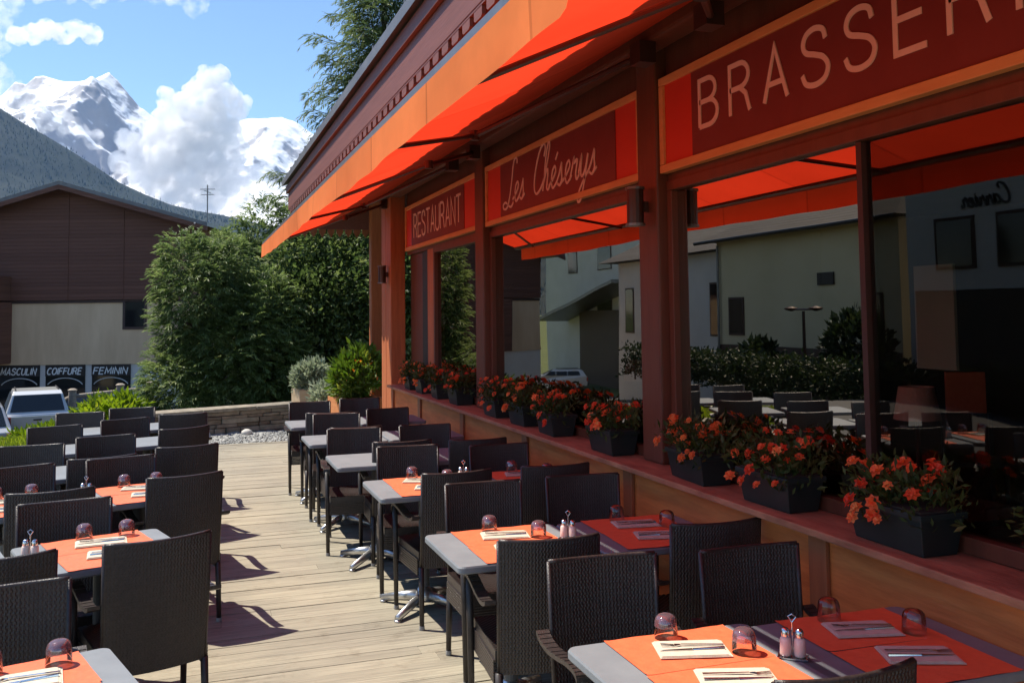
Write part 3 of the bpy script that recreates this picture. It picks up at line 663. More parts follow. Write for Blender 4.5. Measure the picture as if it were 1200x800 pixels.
def ribbon(mb, pts, w, mapf, depth):
    P = [Vector(p) for p in pts]; Lf = []; Rr = []
    for i, p in enumerate(P):
        a = (P[i]-P[i-1]).normalized() if i else None; b = (P[i+1]-P[i]).normalized() if i < len(P)-1 else None
        t = a if b is None else b if a is None else (a+b)
        if t.length < 1e-4: t = b
        t = t.normalized(); n_ = Vector((-t.y, t.x)); k = 1.0
        if a is not None and b is not None: k = 1/max(.45, abs(n_.dot(Vector((-a.y, a.x)))))
        Lf.append(p+n_*w/2*k); Rr.append(p-n_*w/2*k)
    n = len(P); vs = []
    for dd in (0, depth):
        for q in Lf: vs.append(mapf(q.x, q.y, dd))
        for q in Rr: vs.append(mapf(q.x, q.y, dd))
    fs = []
    for i in range(n-1):
        fs += [(i, i+1, n+i+1, n+i), (2*n+i, 3*n+i, 3*n+i+1, 2*n+i+1), (i, 2*n+i, 2*n+i+1, i+1), (n+i, n+i+1, 3*n+i+1, 3*n+i)]
    fs += [(0, n, 3*n, 2*n), (n-1, 3*n-1, 4*n-1, 2*n-1)]
    mb.add(vs, fs)
def write(word, glyphs, width, height, stroke, mapf, depth, gap=.22, shear=0, curvy='', name='lettering', m=None, parent=None, smooth_all=False):
    mb = MB(); x = 0; seq = []; kk = 0
    for ch in word:
        if ch == ' ': x += .32; continue
        acc = ch == 'é'; key = 'e' if acc else ch
        strokes, adv = glyphs[key]; seq.append((x, strokes, acc)); x += adv + (0 if smooth_all else gap)
    tot = x - (0 if smooth_all else gap); sx = width/tot
    for x0, strokes, acc in seq:
        ss = list(strokes)+([[(.13, .56), (.2, .70)]] if acc else [])
        for s in ss:
            if smooth_all or s is G['S'][0][0]: s = catmull(s)
            kk += 1; lift = .0007*(kk % 3)     # crossing strokes never share a plane
            cl = [s[0]]+[q for p0, q in zip(s[:-1], s[1:]) if abs(q[0]-p0[0])+abs(q[1]-p0[1]) > 1e-3]
            ribbon(mb, [((x0+a)*sx + shear*b*height, b*height) for a, b in cl], stroke, lambda u, v, d_: mapf(u, v, d_+(lift if d_ else 0)), depth)
    return mb.build(name, m, parent)
def sign(name, label, y0, y1, mar, word_args):
    t = thing(name, label, 'sign'); z0, z1 = 2.60, 3.155; xb = 2.63
    p = MB(); p.box(2.598, xb, y0+.045, y1-.045, z0+.045, z1-.045); p.build('red_panel', MT['sign_red'], t)
    p = MB(); p.box(2.592, 2.5975, mar[0], mar[1], z0+.05, z1-.05); p.build('maroon_panel', MT['sign_maroon'], t)
    f = MB(); w = .048
    f.box(2.58, xb, y0, y1, z0, z0+w-.002); f.box(2.58, xb, y0, y1, z1-w+.002, z1); f.box(2.581, xb, y0, y0+w-.002, z0+w, z1-w); f.box(2.581, xb, y1-w+.002, y1, z0+w, z1-w)
    f.build('frame', MT['sign_frame'], t, bevel=.004)
    word, glyphs, yl, wd, ht, zb, stk, kw = word_args
    write(word, glyphs, wd, ht, stk, lambda u, v, d_: (2.5915-d_, yl-u, zb+v), .004, m=MT['letters'], parent=t, **kw)
    return t
sign('sign_board', 'red sign board with maroon centre reading RESTAURANT', 8.44, 11.55, (8.90, 11.22), ('RESTAURANT', G, 11.08, 2.08, .28, 2.735, .026, dict(gap=.16)))
sign('sign_board', 'red sign board with flowing script lettering above the middle window', 5.035, 8.165, (5.40, 7.74), ('Les Chéserys', SCR, 7.60, 1.92, .36, 2.745, .018, dict(smooth_all=True, shear=.22)))
sign('sign_board', 'largest looking red sign board reading BRASSERIE nearest the camera', 1.545, 4.785, (1.88, 4.43), ('BRASSERIE', G, 4.34, 2.32, .25, 2.785, .026, dict(gap=.34)))
# wall lamps on posts
def lamp(loc, label, z):
    t = thing('wall_lamp', label, 'lamp', (loc[0], loc[1], z), 0, 'black wall lamps on the posts')
    m_ = MB(); m_.lathe([(.0, -.10), (.05, -.10), (.05, .10), (.0, .10)], (-.075, 0, 0), 16); m_.build('cylinder', MT['bar'], t, smooth=False)
    m_ = MB(); m_.lathe([(.058, .10), (.058, .115), (.0, .12)], (-.075, 0, 0), 16); m_.lathe([(.058, -.115), (.058, -.10)], (-.075, 0, 0), 16); m_.build('cap', MT['gutter'], t)
    m_ = MB(); m_.box(-.03, 0, -.02, .02, -.03, .03); m_.build('bracket', MT['bar'], t)
lamp((2.555, 4.91), 'black cylinder wall lamp on post between middle and near windows', 2.42)
lamp((2.415, 11.81), 'small black wall lamp on the lit corner post', 2.32)

# flower boxes ------------------------------------------------------
def flower_box(y0, y1, label, seed, colour):
    g = random.Random(seed); Lb = (y1-y0)*.9; t = thing('flower_box', label, 'flower box', (2.515, (y0+y1)/2, .929), g.uniform(-.06, .06), 'flower boxes along the sill')
    b = MB(); h = .15; w0, w1 = .075, .098; l0, l1 = Lb/2-.02, Lb/2
    b.hexa([(-w0, -l0, 0), (w0, -l0, 0), (w0, l0, 0), (-w0, l0, 0)], [(-w1, -l1, h), (w1, -l1, h), (w1, l1, h), (-w1, l1, h)])
    b.box(-w1-.006, w1+.006, -l1-.006, l1+.006, h-.022, h+.002); b.build('box', MT['box'], t, bevel=.004)
    so = MB(); so.box(-w1+.012, w1-.012, -l1+.012, l1-.012, h+.001, h+.008); so.build('soil', MT['soil'], t)
    gg = np.random.default_rng(seed); n = int(150*Lb/.4)
    C = np.stack([gg.uniform(-.12, .11, n), gg.uniform(-l1-.02, l1+.02, n), h+gg.uniform(-.03, .12, n)], 1); Nn = C*[3, 1, 0]+[0, 0, .5]
    V, Fc, tt = leaves(C, Nn, 7, (.022, .022, .025), .0175, .0, 2.3, seed); raw('foliage', V, Fc, MT['leaf_box'], t, tt)
    fv = []; ff = []; ft = []
    for k in range(int(30*Lb/.4)):
        c = Vector((g.uniform(-.13, .10), g.uniform(-l1-.01, l1+.01), h+g.uniform(.04, .165))); 
        if g.random() < .12: c.z -= .12; c.x = -.14
        nd = Vector((c.x*3-.3, g.uniform(-.6, .3), g.uniform(.3, 1))).normalized(); a = nd.orthogonal().normalized(); b2 = nd.cross(a); r = g.uniform(.018, .034); tb = g.uniform(.0, .9)
        for ring in range(2):
            for q in range(7):
                th = 6.283*(q+.5*ring)/7; th2 = th+.42; th0 = th-.42; rr = r*(1-.35*ring); lift = nd*(r*(.15+.5*ring)); o = len(fv)
                fv += [tuple(c+nd*r*.1*ring), tuple(c+(a*math.cos(th0)+b2*math.sin(th0))*rr*.8+lift), tuple(c+(a*math.cos(th)+b2*math.sin(th))*rr*1.1+lift*.7), tuple(c+(a*math.cos(th2)+b2*math.sin(th2))*rr*.8+lift)]
                ff.append((o, o+1, o+2, o+3)); ft += [min(1, max(0, tb+g.uniform(-.2, .2)))]*4
    raw('blossoms', fv, ff, MT['petal_orange' if colour else 'petal_red'], t, ft)
fb_specs = [(1.78, 2.22, 0), (2.62, 3.06, 0), (3.40, 3.82, 0), (4.08, 4.52, 1), (5.16, 5.56, 0), (6.12, 6.50, 0), (6.76, 7.12, 1), (7.42, 7.84, 0), (8.62, 8.98, 0), (9.34, 9.72, 0), (10.05, 10.42, 1), (10.62, 11.0, 1)]
fb_lab = ['dark green flower box of orange blossoms cut off by the right edge', 'dark green box of red blossoms in front of the lamp shade window', 'dark green box of red blossoms in the middle of the near window',
 'dark green box of orange blossoms just right of the lamp post', 'green box of red blossoms just left of the lamp post', 'second flower box left of the lamp post', 'third flower box left of the lamp post', 'fourth flower box left of the lamp post',
 'fourth flower box from the far end of the sill', 'third flower box from the far end of the sill', 'second flower box from the far end of the sill', 'flower box at the far end of the sill by the corner post']
for i, ((a, b, c), l) in enumerate(zip(fb_specs, fb_lab)): flower_box(a, b, l, 40+i, c)

# ------------------------------------------------------------------ chairs
def weave_panel(w, z0, z1, back_y, thick, curve):
    """woven panel: displaced strands on both faces, closed edges; top leans back (y=0 at z1)"""
    nu, nv = int(w/.0047), int((z1-z0)/.0036); pu = .0138; rowh = .0108; V = []; Fc = []
    for side in (0, 1):
        for j in range(nv+1):
            z = z0+(z1-z0)*j/nv; fz = (z-z0)/(z1-z0)
            row = math.floor(z/rowh); pr = abs(math.sin(math.pi*z/rowh))**.6
            for i in range(nu+1):
                x = -w/2+w*i/nu; c = -curve*(1-(2*x/w)**2); lean = back_y*(1-fz)**1.3
                hgt = .0028*(.35+.65*pr)*(.5+.5*math.cos(2*math.pi*x/pu + .5*math.pi*(row % 2)))
                edge = min(i, nu-i, j, nv-j)
                if edge == 0: hgt = 0
                top = -.004*(1-(2*x/w)**2) if False else 0
                taper = 1 - .035*(1-fz)
                V.append((x*taper, lean+c+(-thick/2-hgt if side == 0 else thick/2+hgt), z))
    n1 = (nu+1)*(nv+1)
    for j in range(nv):
        for i in range(nu):
            a = j*(nu+1)+i; Fc.append((a, a+1, a+nu+2, a+nu+1)); b = n1+a; Fc.append((b, b+nu+1, b+nu+2, b+1))
    def strip(idx):
        for a, b in zip(idx[:-1], idx[1:]): Fc.append((a, a+n1, b+n1, b))
    strip([i for i in range(nu+1)][::-1]); strip([nv*(nu+1)+i for i in range(nu+1)]); strip([j*(nu+1) for j in range(nv+1)]); strip([j*(nu+1)+nu for j in range(nv+1)][::-1])
    return V, Fc
def make_chair():
    t = thing('wicker_armchair', 'x', 'armchair', group='black wicker armchairs')
    V, Fc = weave_panel(.425, .34, .88, .045, .015, .032); raw('backrest', V, Fc, MT['wicker'], t)
    rim = MB(); pts = []
    for k in range(13):
        x = -.2125+.425*k/12; pts.append((x, -.032*(1-(2*x/.425)**2), .881 - .006*(1-(2*x/.425)**2)))
    rim.tube(pts, .0095, 8)
    for s in (-1, 1): rim.tube([(s*.2125, 0, .882), (s*.2095, .018, .62), (s*.205, .045, .34)], .0095, 8)
    rim.build('rim', MT['wicker'], t, smooth=True)
    # seat with woven top
    se = MB(); nu = 34; sv = []; sf_ = []
    for j in range(nu+1):
        for i in range(nu+1):
            x = -.215+.43*i/nu; y_ = .055+.425*j/nu; sv.append((x, y_, .437 + .0022*math.cos(math.pi*i)*math.cos(math.pi*j) - .006*math.sin(math.pi*i/nu)*math.sin(math.pi*j/nu)))
    for j in range(nu):
        for i in range(nu): sf_.append((j*(nu+1)+i, j*(nu+1)+i+1, (j+1)*(nu+1)+i+1, (j+1)*(nu+1)+i))
    se.add(sv, sf_); se.box(-.22, .22, .05, .485, .385, .4335); se.build('seat', MT['wicker'], t)
    ap = MB()
    z = .30
    while z < .384: ap.box(-.226, -.212, .06, .48, z, z+.011); ap.box(.212, .226, .06, .48, z, z+.011); ap.box(-.212, .212, .476, .488, z, z+.011); z += .0135
    ap.build('apron', MT['wicker'], t)
    for s in (-1, 1):
        a = MB(); path = [(.015, .645), (.06, .628), (.14, .622), (.24, .632), (.34, .648), (.42, .652), (.455, .640), (.466, .61)]
        P = catmull(path, 4); hw = .024
        for k in range(len(P)-1):
            (y0, z0), (y1, z1) = P[k], P[k+1]; x0, x1 = s*.245-hw, s*.245+hw; jit = .0016 if k % 2 else -.0008
            a.hexa([(x0, y0, z0-.016), (x1, y0, z0-.016), (x1, y1, z1-.016), (x0, y1, z1-.016)], [(x0, y0, z0+jit), (x1, y0, z0+jit), (x1, y1, z1+jit), (x0, y1, z1+jit)])
        a.build('armrest', MT['wicker'], t)
        l = MB(); l.tube([(s*.245, .458, .62), (s*.240, .465, .40), (s*.236, .468, .022)], [.0165, .0165, .014], 8)
        l.build('leg', MT['wicker_leg'], t, smooth=True)
        l = MB(); l.tube([(s*.206, .044, .345), (s*.208, .036, .20), (s*.210, .028, .022)], [.017, .016, .014], 8); l.build('leg', MT['wicker_leg'], t, smooth=True)
        for yy, xx in ((.468, .236), (.028, .210)):
            c = MB(); c.lathe([(.015, 0), (.0165, .006), (.0155, .0225)], (s*xx, yy, 0), 10); c.build('foot_cap', MT['foot'], t)
    return t
chair0 = make_chair(); chair_used = [False]
_cr = random.Random(12)
def chair(x, y, rz, label):
    rz += R(_cr.uniform(-2.5, 2.5))
    if not chair_used[0]: chair_used[0] = True; chair0.location = (x, y, 0); chair0.rotation_euler = (0, 0, rz); chair0['label'] = label; return chair0
    return dup(chair0, (x, y, 0), rz, label)
# ------------------------------------------------------------------ tables
def make_table(W, D):
    t = thing('bistro_table', 'x', 'table', group='grey bistro tables')
    poly = []; r = .03
    for cx, cy, a in ((W/2-r, D/2-r, 0), (-W/2+r, D/2-r, 90), (-W/2+r, -D/2+r, 180), (W/2-r, -D/2+r, 270)): poly += arc(cx, cy, r, r, a, a+90, 5)
    tp = MB(); n = len(poly)
    lv = [(.988, .708), (1.0, .714), (1.0, .733), (.988, .740)]; vs = []
    for k, z in lv: vs += [(x*k, y*k, z) for x, y in poly]
    fs = [tuple(range(n-1, -1, -1)), tuple(3*n+i for i in range(n))]
    for q in range(3): fs += [(q*n+i, q*n+(i+1) % n, (q+1)*n+(i+1) % n, (q+1)*n+i) for i in range(n)]
    tp.add(vs, fs); tp.build('tabletop', MT['top'], t)
    c = MB(); c.lathe([(.032, .06), (.032, .69), (.05, .695), (.05, .707)], n=16); c.box(-.16, .16, -.02, .02, .69, .7075); c.box(-.02, .02, -.16, .16, .685, .702); c.build('column', MT['column'], t)
    b = MB(); b.lathe([(.055, .045), (.06, .06), (.05, .10), (.034, .13)], n=16)
    for k in range(4):
        a = k*math.pi/2+math.pi/4; p = lambda rr, z: (math.cos(a)*rr, math.sin(a)*rr, z)
        b.tube([p(.03, .075), p(.16, .055), p(.31, .022)], [.026, .022, .017], 8, flat=1.3); b.lathe([(.022, 0), (.022, .012)], p(.30, 0), 10)
    b.build('base', MT['alu'], t, smooth=True); return t
tbl0 = make_table(.66, .62); tbl_used = [False]
def table(x, y, rz, label):
    if not tbl_used[0]: tbl_used[0] = True; tbl0.location = (x, y, 0); tbl0.rotation_euler = (0, 0, rz); tbl0['label'] = label; return tbl0
    return dup(tbl0, (x, y, 0), rz, label)
# ------------------------------------------------------------------ table settings
protos = {}
def proto(key, build, loc, rz, label, cat, group):
    if key not in protos: o = build(); protos[key] = o; o.location = loc; o.rotation_euler = (0, 0, rz); return tag(o, label, cat, group)
    return dup(protos[key], loc, rz, label, cat, group)
def b_mat():
    m_ = MB(); nx, ny = 22, 16; W, D = .44, .305; g = random.Random(3)
    vs = [(-W/2+W*i/nx, -D/2+D*j/ny, .0015+.0008*math.sin(i*.9)*math.sin(j*.7)+(.002 if (i in (0, nx) and j in (0, ny)) else 0)) for j in range(ny+1) for i in range(nx+1)]
    m_.add(vs, [(j*(nx+1)+i, j*(nx+1)+i+1, (j+1)*(nx+1)+i+1, (j+1)*(nx+1)+i) for j in range(ny) for i in range(nx)]); return m_.build('placemat', MT['mat'], smooth=True)
def b_nap():
    m_ = MB()
    for k in range(3):
        o = .003*k; m_.box(-.112+o, .112-o*2, -.070+o, .070-o*.5, .0005+.0022*k, .0024+.0022*k)
    return m_.build('paper_napkin', MT['napkin'])
def b_glass():
    t = thing('tumbler', 'x', 'glass'); m_ = MB()
    m_.lathe([(.0385, .0), (.0385, .003), (.0370, .036)], n=26, cap=False); m_.build('bowl', MT['tumbler'], t, smooth=True)
    m_ = MB(); m_.lathe([(.0372, .0365), (.0362, .050), (.033, .062), (.026, .070), (.016, .0745), (.0, .076)], n=26, cap=False); m_.lathe([(.0335, .037), (.032, .050), (.028, .060), (.018, .066), (.0, .067)], n=26, cap=False); m_.build('tinted_base', MT['tumbler_base'], t, smooth=True); return t
def b_glass_clear():
    t = thing('tumbler', 'x', 'glass'); m_ = MB()
    m_.lathe([(.0385, .0), (.0385, .003), (.0370, .036), (.0362, .050), (.033, .062), (.026, .070), (.016, .0745), (.0, .076)], n=26, cap=False); m_.build('bowl', MT['tumbler'], t, smooth=True); return t
def b_knife():
    m_ = MB(); m_.hexa([(-.10, -.006, 0), (.0, -.005, 0), (.0, .005, 0), (-.10, .006, 0)], [(-.10, -.005, .005), (.0, -.004, .003), (.0, .004, .003), (-.10, .005, .005)])
    m_.hexa([(.001, -.008, .0), (.09, -.004, .0), (.105, .004, .0), (.001, .008, .0)], [(.001, -.007, .002), (.09, -.004, .0015), (.105, .004, .0015), (.001, .008, .002)]); return m_.build('knife', MT['steel'])
def b_fork():
    m_ = MB(); m_.hexa([(-.10, -.006, 0), (.035, -.003, .002), (.035, .003, .002), (-.10, .006, 0)], [(-.10, -.006, .003), (.035, -.003, .006), (.035, .003, .006), (-.10, .006, .003)])
    m_.hexa([(.036, -.004, .002), (.055, -.011, .0), (.055, .011, .0), (.036, .004, .002)], [(.036, -.004, .005), (.055, -.011, .003), (.055, .011, .003), (.036, .004, .005)])
    for k in range(4): y_ = -.0095+.0063*k; m_.hexa([(.056, y_-.0016, .0), (.098, y_-.001, .004), (.098, y_+.001, .004), (.056, y_+.0016, .0)], [(.056, y_-.0016, .002), (.098, y_-.001, .006), (.098, y_+.001, .006), (.056, y_+.0016, .002)])
    return m_.build('fork', MT['steel'])
def b_shaker():
    t = thing('salt_pepper_caddy', 'x', 'condiment caddy')
    for s in (-1, 1):
        m_ = MB(); m_.lathe([(.016, .004), (.018, .010), (.0165, .055), (.012, .062)], (0, s*.021, 0), 14); j = m_.build('shaker', MT['shaker_glass'], t, smooth=True)
        m_ = MB(); m_.lathe([(.0125, .0625), (.013, .078), (.009, .086), (.0, .088)], (0, s*.021, 0), 14, cap=False); m_.build('lid', MT['steel'], j, smooth=True)
    m_ = MB(); m_.box(-.024, .024, -.045, .045, .0, .0035); m_.tube([(0, 0, .003), (0, 0, .105), (0, .012, .122), (0, 0, .13), (0, -.012, .122), (0, 0, .105)], .0022, 6); m_.build('wire_rack', MT['steel'], t); return t
Z = .7425
def setting(cx, cy, rz, desc, far=True, near=True, shaker=None, clear=False, seed=0):
    g = random.Random(seed); c, s = math.cos(rz), math.sin(rz)
    P = lambda a, b, z: (cx+c*a-s*b, cy+s*a+c*b, z)
    gcol = 'clear' if clear else 'purple based'
    for side, yes in ((1, far), (-1, near)):
        if not yes: continue
        wd = 'far' if side == 1 else 'near'; e = g.uniform(-.03, .03)
        proto('mat', b_mat, P(.02, side*.154, Z), rz+g.uniform(-.035, .035)+(math.pi if side < 0 else 0), f'orange paper placemat on the {wd} half of {desc}', 'placemat', 'orange placemats')
        na = rz - .22 + g.uniform(-.16, .12)
        n = P(.03+g.uniform(-.02, .02), side*.15 - (.02 if side > 0 else -.03), Z+.004)
        proto('nap', b_nap, n, na, f'folded cream napkin on the {wd} half of {desc}', 'napkin', 'folded paper napkins')
        kc, ks = math.cos(na), math.sin(na); Q = lambda a, b: (n[0]+kc*a-ks*b, n[1]+ks*a+kc*b, n[2]+.0075)
        proto('knife', b_knife, Q(0, -.016), na+.03+(math.pi if side > 0 else 0), f'steel knife on the napkin at the {wd} half of {desc}', 'knife', 'steel knives')
        proto('fork', b_fork, Q(.005, .018), na-.04+(math.pi if side > 0 else 0), f'steel fork on the napkin at the {wd} half of {desc}', 'fork', 'steel forks')
        gl = P(-.085, .245, Z+.003) if side > 0 else P(.175, .07, Z+.003)
        if desc.startswith('nearest table right'): gl = P(.0, .262, Z+.003) if side > 0 else P(.165, .055, Z+.003)
        if side > 0 and not desc.startswith('nearest table right'): gl = P(-.02, .255, Z+.003)
        if side < 0: gl = P(.165, .06 if 'right' in desc or 'sill' in desc else .22, Z+.003)
        proto('glass'+gcol[0], b_glass_clear if clear else b_glass, gl, g.uniform(0, 3), f'upturned {gcol} tumbler for the {wd} seat of {desc}', 'glass', 'upturned tumblers')
    if shaker: proto('caddy', b_shaker, P(shaker[0], shaker[1], Z), rz+.9, f'salt and pepper caddy on {desc}', 'condiment caddy', 'salt and pepper caddies')

ordn = ['nearest', 'second', 'third', 'fourth', 'fifth', 'farthest']
# rows right of the walkway (sunlit) and under the sill (shaded)
Rt = [(1.47, 2.50), (1.41, 4.14), (1.39, 5.72), (1.32, 6.92), (1.28, 8.18), (1.26, 9.46)]
Rn = [(1.59, 2.02, .0), (1.405, 3.62, -.06), (1.49, 5.31, .04), (1.48, 6.74, -.05), (1.31, 7.74, -.03), (1.27, 8.99, -.05)]
Rf = [(1.48, 3.26, -.08), (1.53, 4.92, .03), (1.46, 6.47, -.10), (1.28, 7.64, -.05), (1.32, 8.86, -.08), (1.235, 10.2, -.05)]
St = [(2.085, 2.46), (2.08, 4.12), (2.06, 5.70), (1.99, 6.95), (1.96, 8.2), (1.94, 9.5)]
Sn = [None, (2.19, 3.62, -.05), (2.11, 5.31, -.05), (2.02, 6.62, -.04), None, None]
Sf = [(2.07, 3.18, -.05), (2.115, 4.91, -.07), (2.07, 6.28, 0), (1.87, 7.64, 0), (1.86, 9.13, .1), (1.80, 10.38, -.1)]
for i in range(6):
    d1 = f'{ordn[i]} table right of the walkway'; d2 = f'{ordn[i]} table under the window sill'
    table(*Rt[i], 0, ('nearest set' if i == 0 else ordn[i]) + f' grey bistro table of the sunlit row right of the walkway, ' + ('with orange placemats' if i < 3 else 'bare'))
    table(*St[i], 0, ordn[i] + ' bistro table of the shaded row under the window sill, ' + ('with red placemats' if i < 3 else 'bare'))
    a = Rn[i]; chair(a[0], a[1], a[2], f'black wicker armchair with its back to us at the {d1}')
    a = Rf[i]; chair(a[0], a[1], a[2]+math.pi, f'black wicker armchair facing us across the {d1}')
    if Sn[i]: a = Sn[i]; chair(a[0], a[1], a[2], f'black wicker armchair with its back to us at the {d2}')
    a = Sf[i]; chair(a[0], a[1], a[2]+math.pi, f'black wicker armchair facing us across the {d2}')
    if i < 3:
        setting(Rt[i][0], Rt[i][1], -.02, d1, shaker=(.285, -.02) if i != 2 else (.27, .05), seed=i)
        setting(St[i][0], St[i][1], -.04, d2, clear=(i < 2), seed=10+i)
# left rows, turned about 17 degrees
LR = R(17)
Lt = [(-.46, 2.96), (-.37, 4.72), (-.28, 6.16), (-.33, 7.50), (-.33, 8.68), (-.34, 9.86)]
Ln = [None, (-.11, 4.22, R(14)), (-.01, 5.83, R(17)), (0, 7.14, R(12)), (-.025, 8.31, R(22)), (-.04, 9.51, R(5))]
Lf = [(-.60, 3.66, R(12)), (-.58, 5.24, R(12)), (-.41, 6.72, R(14)), (-.60, 7.98, R(16)), (-.535, 9.24, R(20)), (-.535, 10.35, R(2))]
for i in range(6):
    d3 = f'{ordn[i]} table left of the walkway'
    table(*Lt[i], LR, ordn[i] + ' slightly turned grey bistro table beside the walkway on its left, ' + ('with orange placemats' if i < 3 else 'bare'))
    if Ln[i]: a = Ln[i]; chair(a[0], a[1], a[2], f'black wicker armchair with its back to us at the {d3}')
    a = Lf[i]; chair(a[0], a[1], a[2]+math.pi, f'black wicker armchair facing us across the {d3}')
    if i < 3: setting(Lt[i][0], Lt[i][1], LR, d3, shaker=None if i == 0 else (-.29, .02), seed=20+i)
Qt = [(-1.07, 4.62), (-.97, 6.0), (-.95, 7.16), (-1.06, 8.40), (-1.0, 9.66)]
Qn = [(-.70, 4.12, R(14)), (-.69, 5.59, R(11)), (-.53, 6.80, R(18)), None, None]
Qf = [None, (-1.0, 6.56, R(20)), (-1.07, 7.62, R(2)), (-1.07, 8.88, R(18)), (-.99, 10.05, R(4))]
for i in range(5):
    d4 = f'{ordn[i] if i < 4 else "farthest"} table of the leftmost row'
    table(*Qt[i], LR, (ordn[i] if i < 4 else 'farthest') + ' grey bistro table of the leftmost row, ' + ('with orange placemats' if i < 2 else 'bare'))
    if Qn[i]: a = Qn[i]; chair(a[0], a[1], a[2], f'black wicker armchair with its back to us at the {d4}')
    if Qf[i]: a = Qf[i]; chair(a[0], a[1], a[2]+math.pi, f'black wicker armchair facing us across the {d4}')
    if i < 2: setting(Qt[i][0], Qt[i][1], LR, d4, seed=30+i)

# ------------------------------------------------------------------ planters at the wall
def planter(name, label, loc, sx, sy, h, mw, ml, seed, r, ph, size, yellow=False):
    t = thing(name, label, 'planter', loc, .3)
    b = MB(); th = .03
    b.box(-sx, sx, -sy, -sy+th, 0, h); b.box(-sx, sx, sy-th, sy, 0, h); b.box(-sx, -sx+th, -sy+th, sy-th, 0, h); b.box(sx-th, sx, -sy+th, sy-th, 0, h)
    b.box(-sx-.015, sx+.015, -sy-.015, -sy-.001, h-.09, h-.02); b.build('box', mw, t)
    s = MB(); s.box(-sx+th, sx-th, -sy+th, sy-th, .05, h-.03); s.build('soil', MT['soil'], t)
    C, Nn = crown_blob([(0, 0, h+ph*.45, r, r*.9, ph*.5), (r*.3, 0, h+ph*.6, r*.7, r*.7, ph*.4), (-r*.4, 0, h+ph*.35, r*.6, r*.7, ph*.4)], 260, seed)
    V, Fc, tt = leaves(C, Nn, 9, (.035, .035, .04), size, -.6, 2.4, seed); raw('plant', V, Fc, ml, t, tt)
    if yellow:
        C, Nn = crown_blob([(0, -.05, h+ph*.4, r*1.02, r, ph*.45)], 12, seed+1); V, Fc, tt = leaves(C, Nn, 12, (.02, .02, .02), .03, -.2, 1.2, seed+1); raw('blossoms', V, Fc, MT['petal_orange'], t, tt)
    return t
planter('wooden_planter', 'pale wooden planter with silvery plant standing on the stone wall', (1.93, 15.87, .385), .26, .17, .22, MT['planter_wood'], MT['leaf_silver'], 51, .25, .42, .04)
planter('wooden_planter', 'orange wooden planter with lush green plant beside the corner post', (2.36, 13.9, .0), .26, .42, .60, MT['planter_orange'], MT['leaf_green'], 52, .36, .70, .05, True)
p_ = thing('potted_plant', 'small pot of yellow flowers between the two wooden planters', 'potted plant', (1.93, 14.55, -.01))
m_ = MB(); m_.lathe([(.10, 0), (.14, .22), (.15, .23), (.13, .235)], n=18); m_.build('pot', MT['planter_wood'], p_, smooth=False)
C, Nn = crown_blob([(0, 0, .42, .2, .2, .22), (.05, 0, .62, .16, .16, .16)], 110, 55); V, Fc, tt = leaves(C, Nn, 9, (.03, .03, .03), .04, -.4, 2.2, 55); raw('foliage', V, Fc, MT['leaf_silver'], p_, tt)
C, Nn = crown_blob([(0, -.06, .36, .22, .2, .18)], 26, 56); V, Fc, tt = leaves(C, Nn, 9, (.02, .02, .02), .03, -.2, 1.3, 56); raw('blossoms', V, Fc, MT['yellow'], p_, tt)

# ------------------------------------------------------------------ hairdresser chalet across the parking lot (local frame turned towards us)
FR = Matrix.Rotation(-YAW, 4, 'Z')
o_ = at_depth(78, 372, 40); base = Vector((o_.x, o_.y, 0))
ch = thing('chalet', 'brown clad chalet with cream floor above a hairdresser shop', 'building', base, -YAW)
GZ = gz(base.x, base.y)-.25
S_ = 1/27.25
def hx(px): return (px-78)*S_
def hz(py): return 1.8+(372-py)*S_
w = MB(); w.box(hx(-140), hx(232), .0, 12, hz(424), hz(350.5)); w.build('cream_wall', MT['render_cream'], ch)
w = MB(); w.box(hx(-140), hx(232), .02, 12, GZ-.5, hz(424.3)); w.build('ground_floor_wall', MT['render_white'], ch)
zl = lambda px: hz(213+abs(px-78)*.293)-.12
w = MB(); w.prism([(hx(-140), hz(350)), (hx(232), hz(350)), (hx(232), zl(232)), (hx(78), zl(78)), (hx(-140), zl(-140))], -.12, 12); w.build('gable_cladding', MT['cladding'], ch)
for px in (80, 145): w = MB(); w.box(hx(px)-.03, hx(px)+.03, -.145, -.122, hz(349), zl(px)-.02); w.build('cladding_batten', MT['cladding'], ch)
w = MB(); w.box(hx(-60), hx(14), -1.3, -.005, hz(423), hz(352)); w.build('balcony_end', MT['cladding'], ch)
w = MB(); w.box(hx(-60), hx(14), -1.3, -.15, hz(350), hz(322)); w.build('balcony_rail', MT['cladding'], ch)
for a, b in ((78, 250), (78, -170)):
    w = MB(); w.prism([(hx(a), hz(213)-.14), (hx(b), hz(213+abs(b-78)*.293)-.14), (hx(b), hz(213+abs(b-78)*.293)+.02), (hx(a), hz(213)+.02)], -.9, 12.5); w.build('roof', MT['roof'], ch)
    w = MB(); w.prism([(hx(a), hz(213)-.34), (hx(b), hz(213+abs(b-78)*.293)-.34), (hx(b), hz(213+abs(b-78)*.293)-.143), (hx(a), hz(213)-.143)], -.92, -.86); w.build('barge_board', MT['cladding'], ch)
w = MB(); w.box(hx(144), hx(172), -.04, -.004, hz(385), hz(348.5)); wf = w.build('window', MT['shutter'], ch)
w = MB(); w.box(hx(147), hx(169), -.05, -.042, hz(382), hz(352)); w.build('pane', MT['black_glass'], wf)
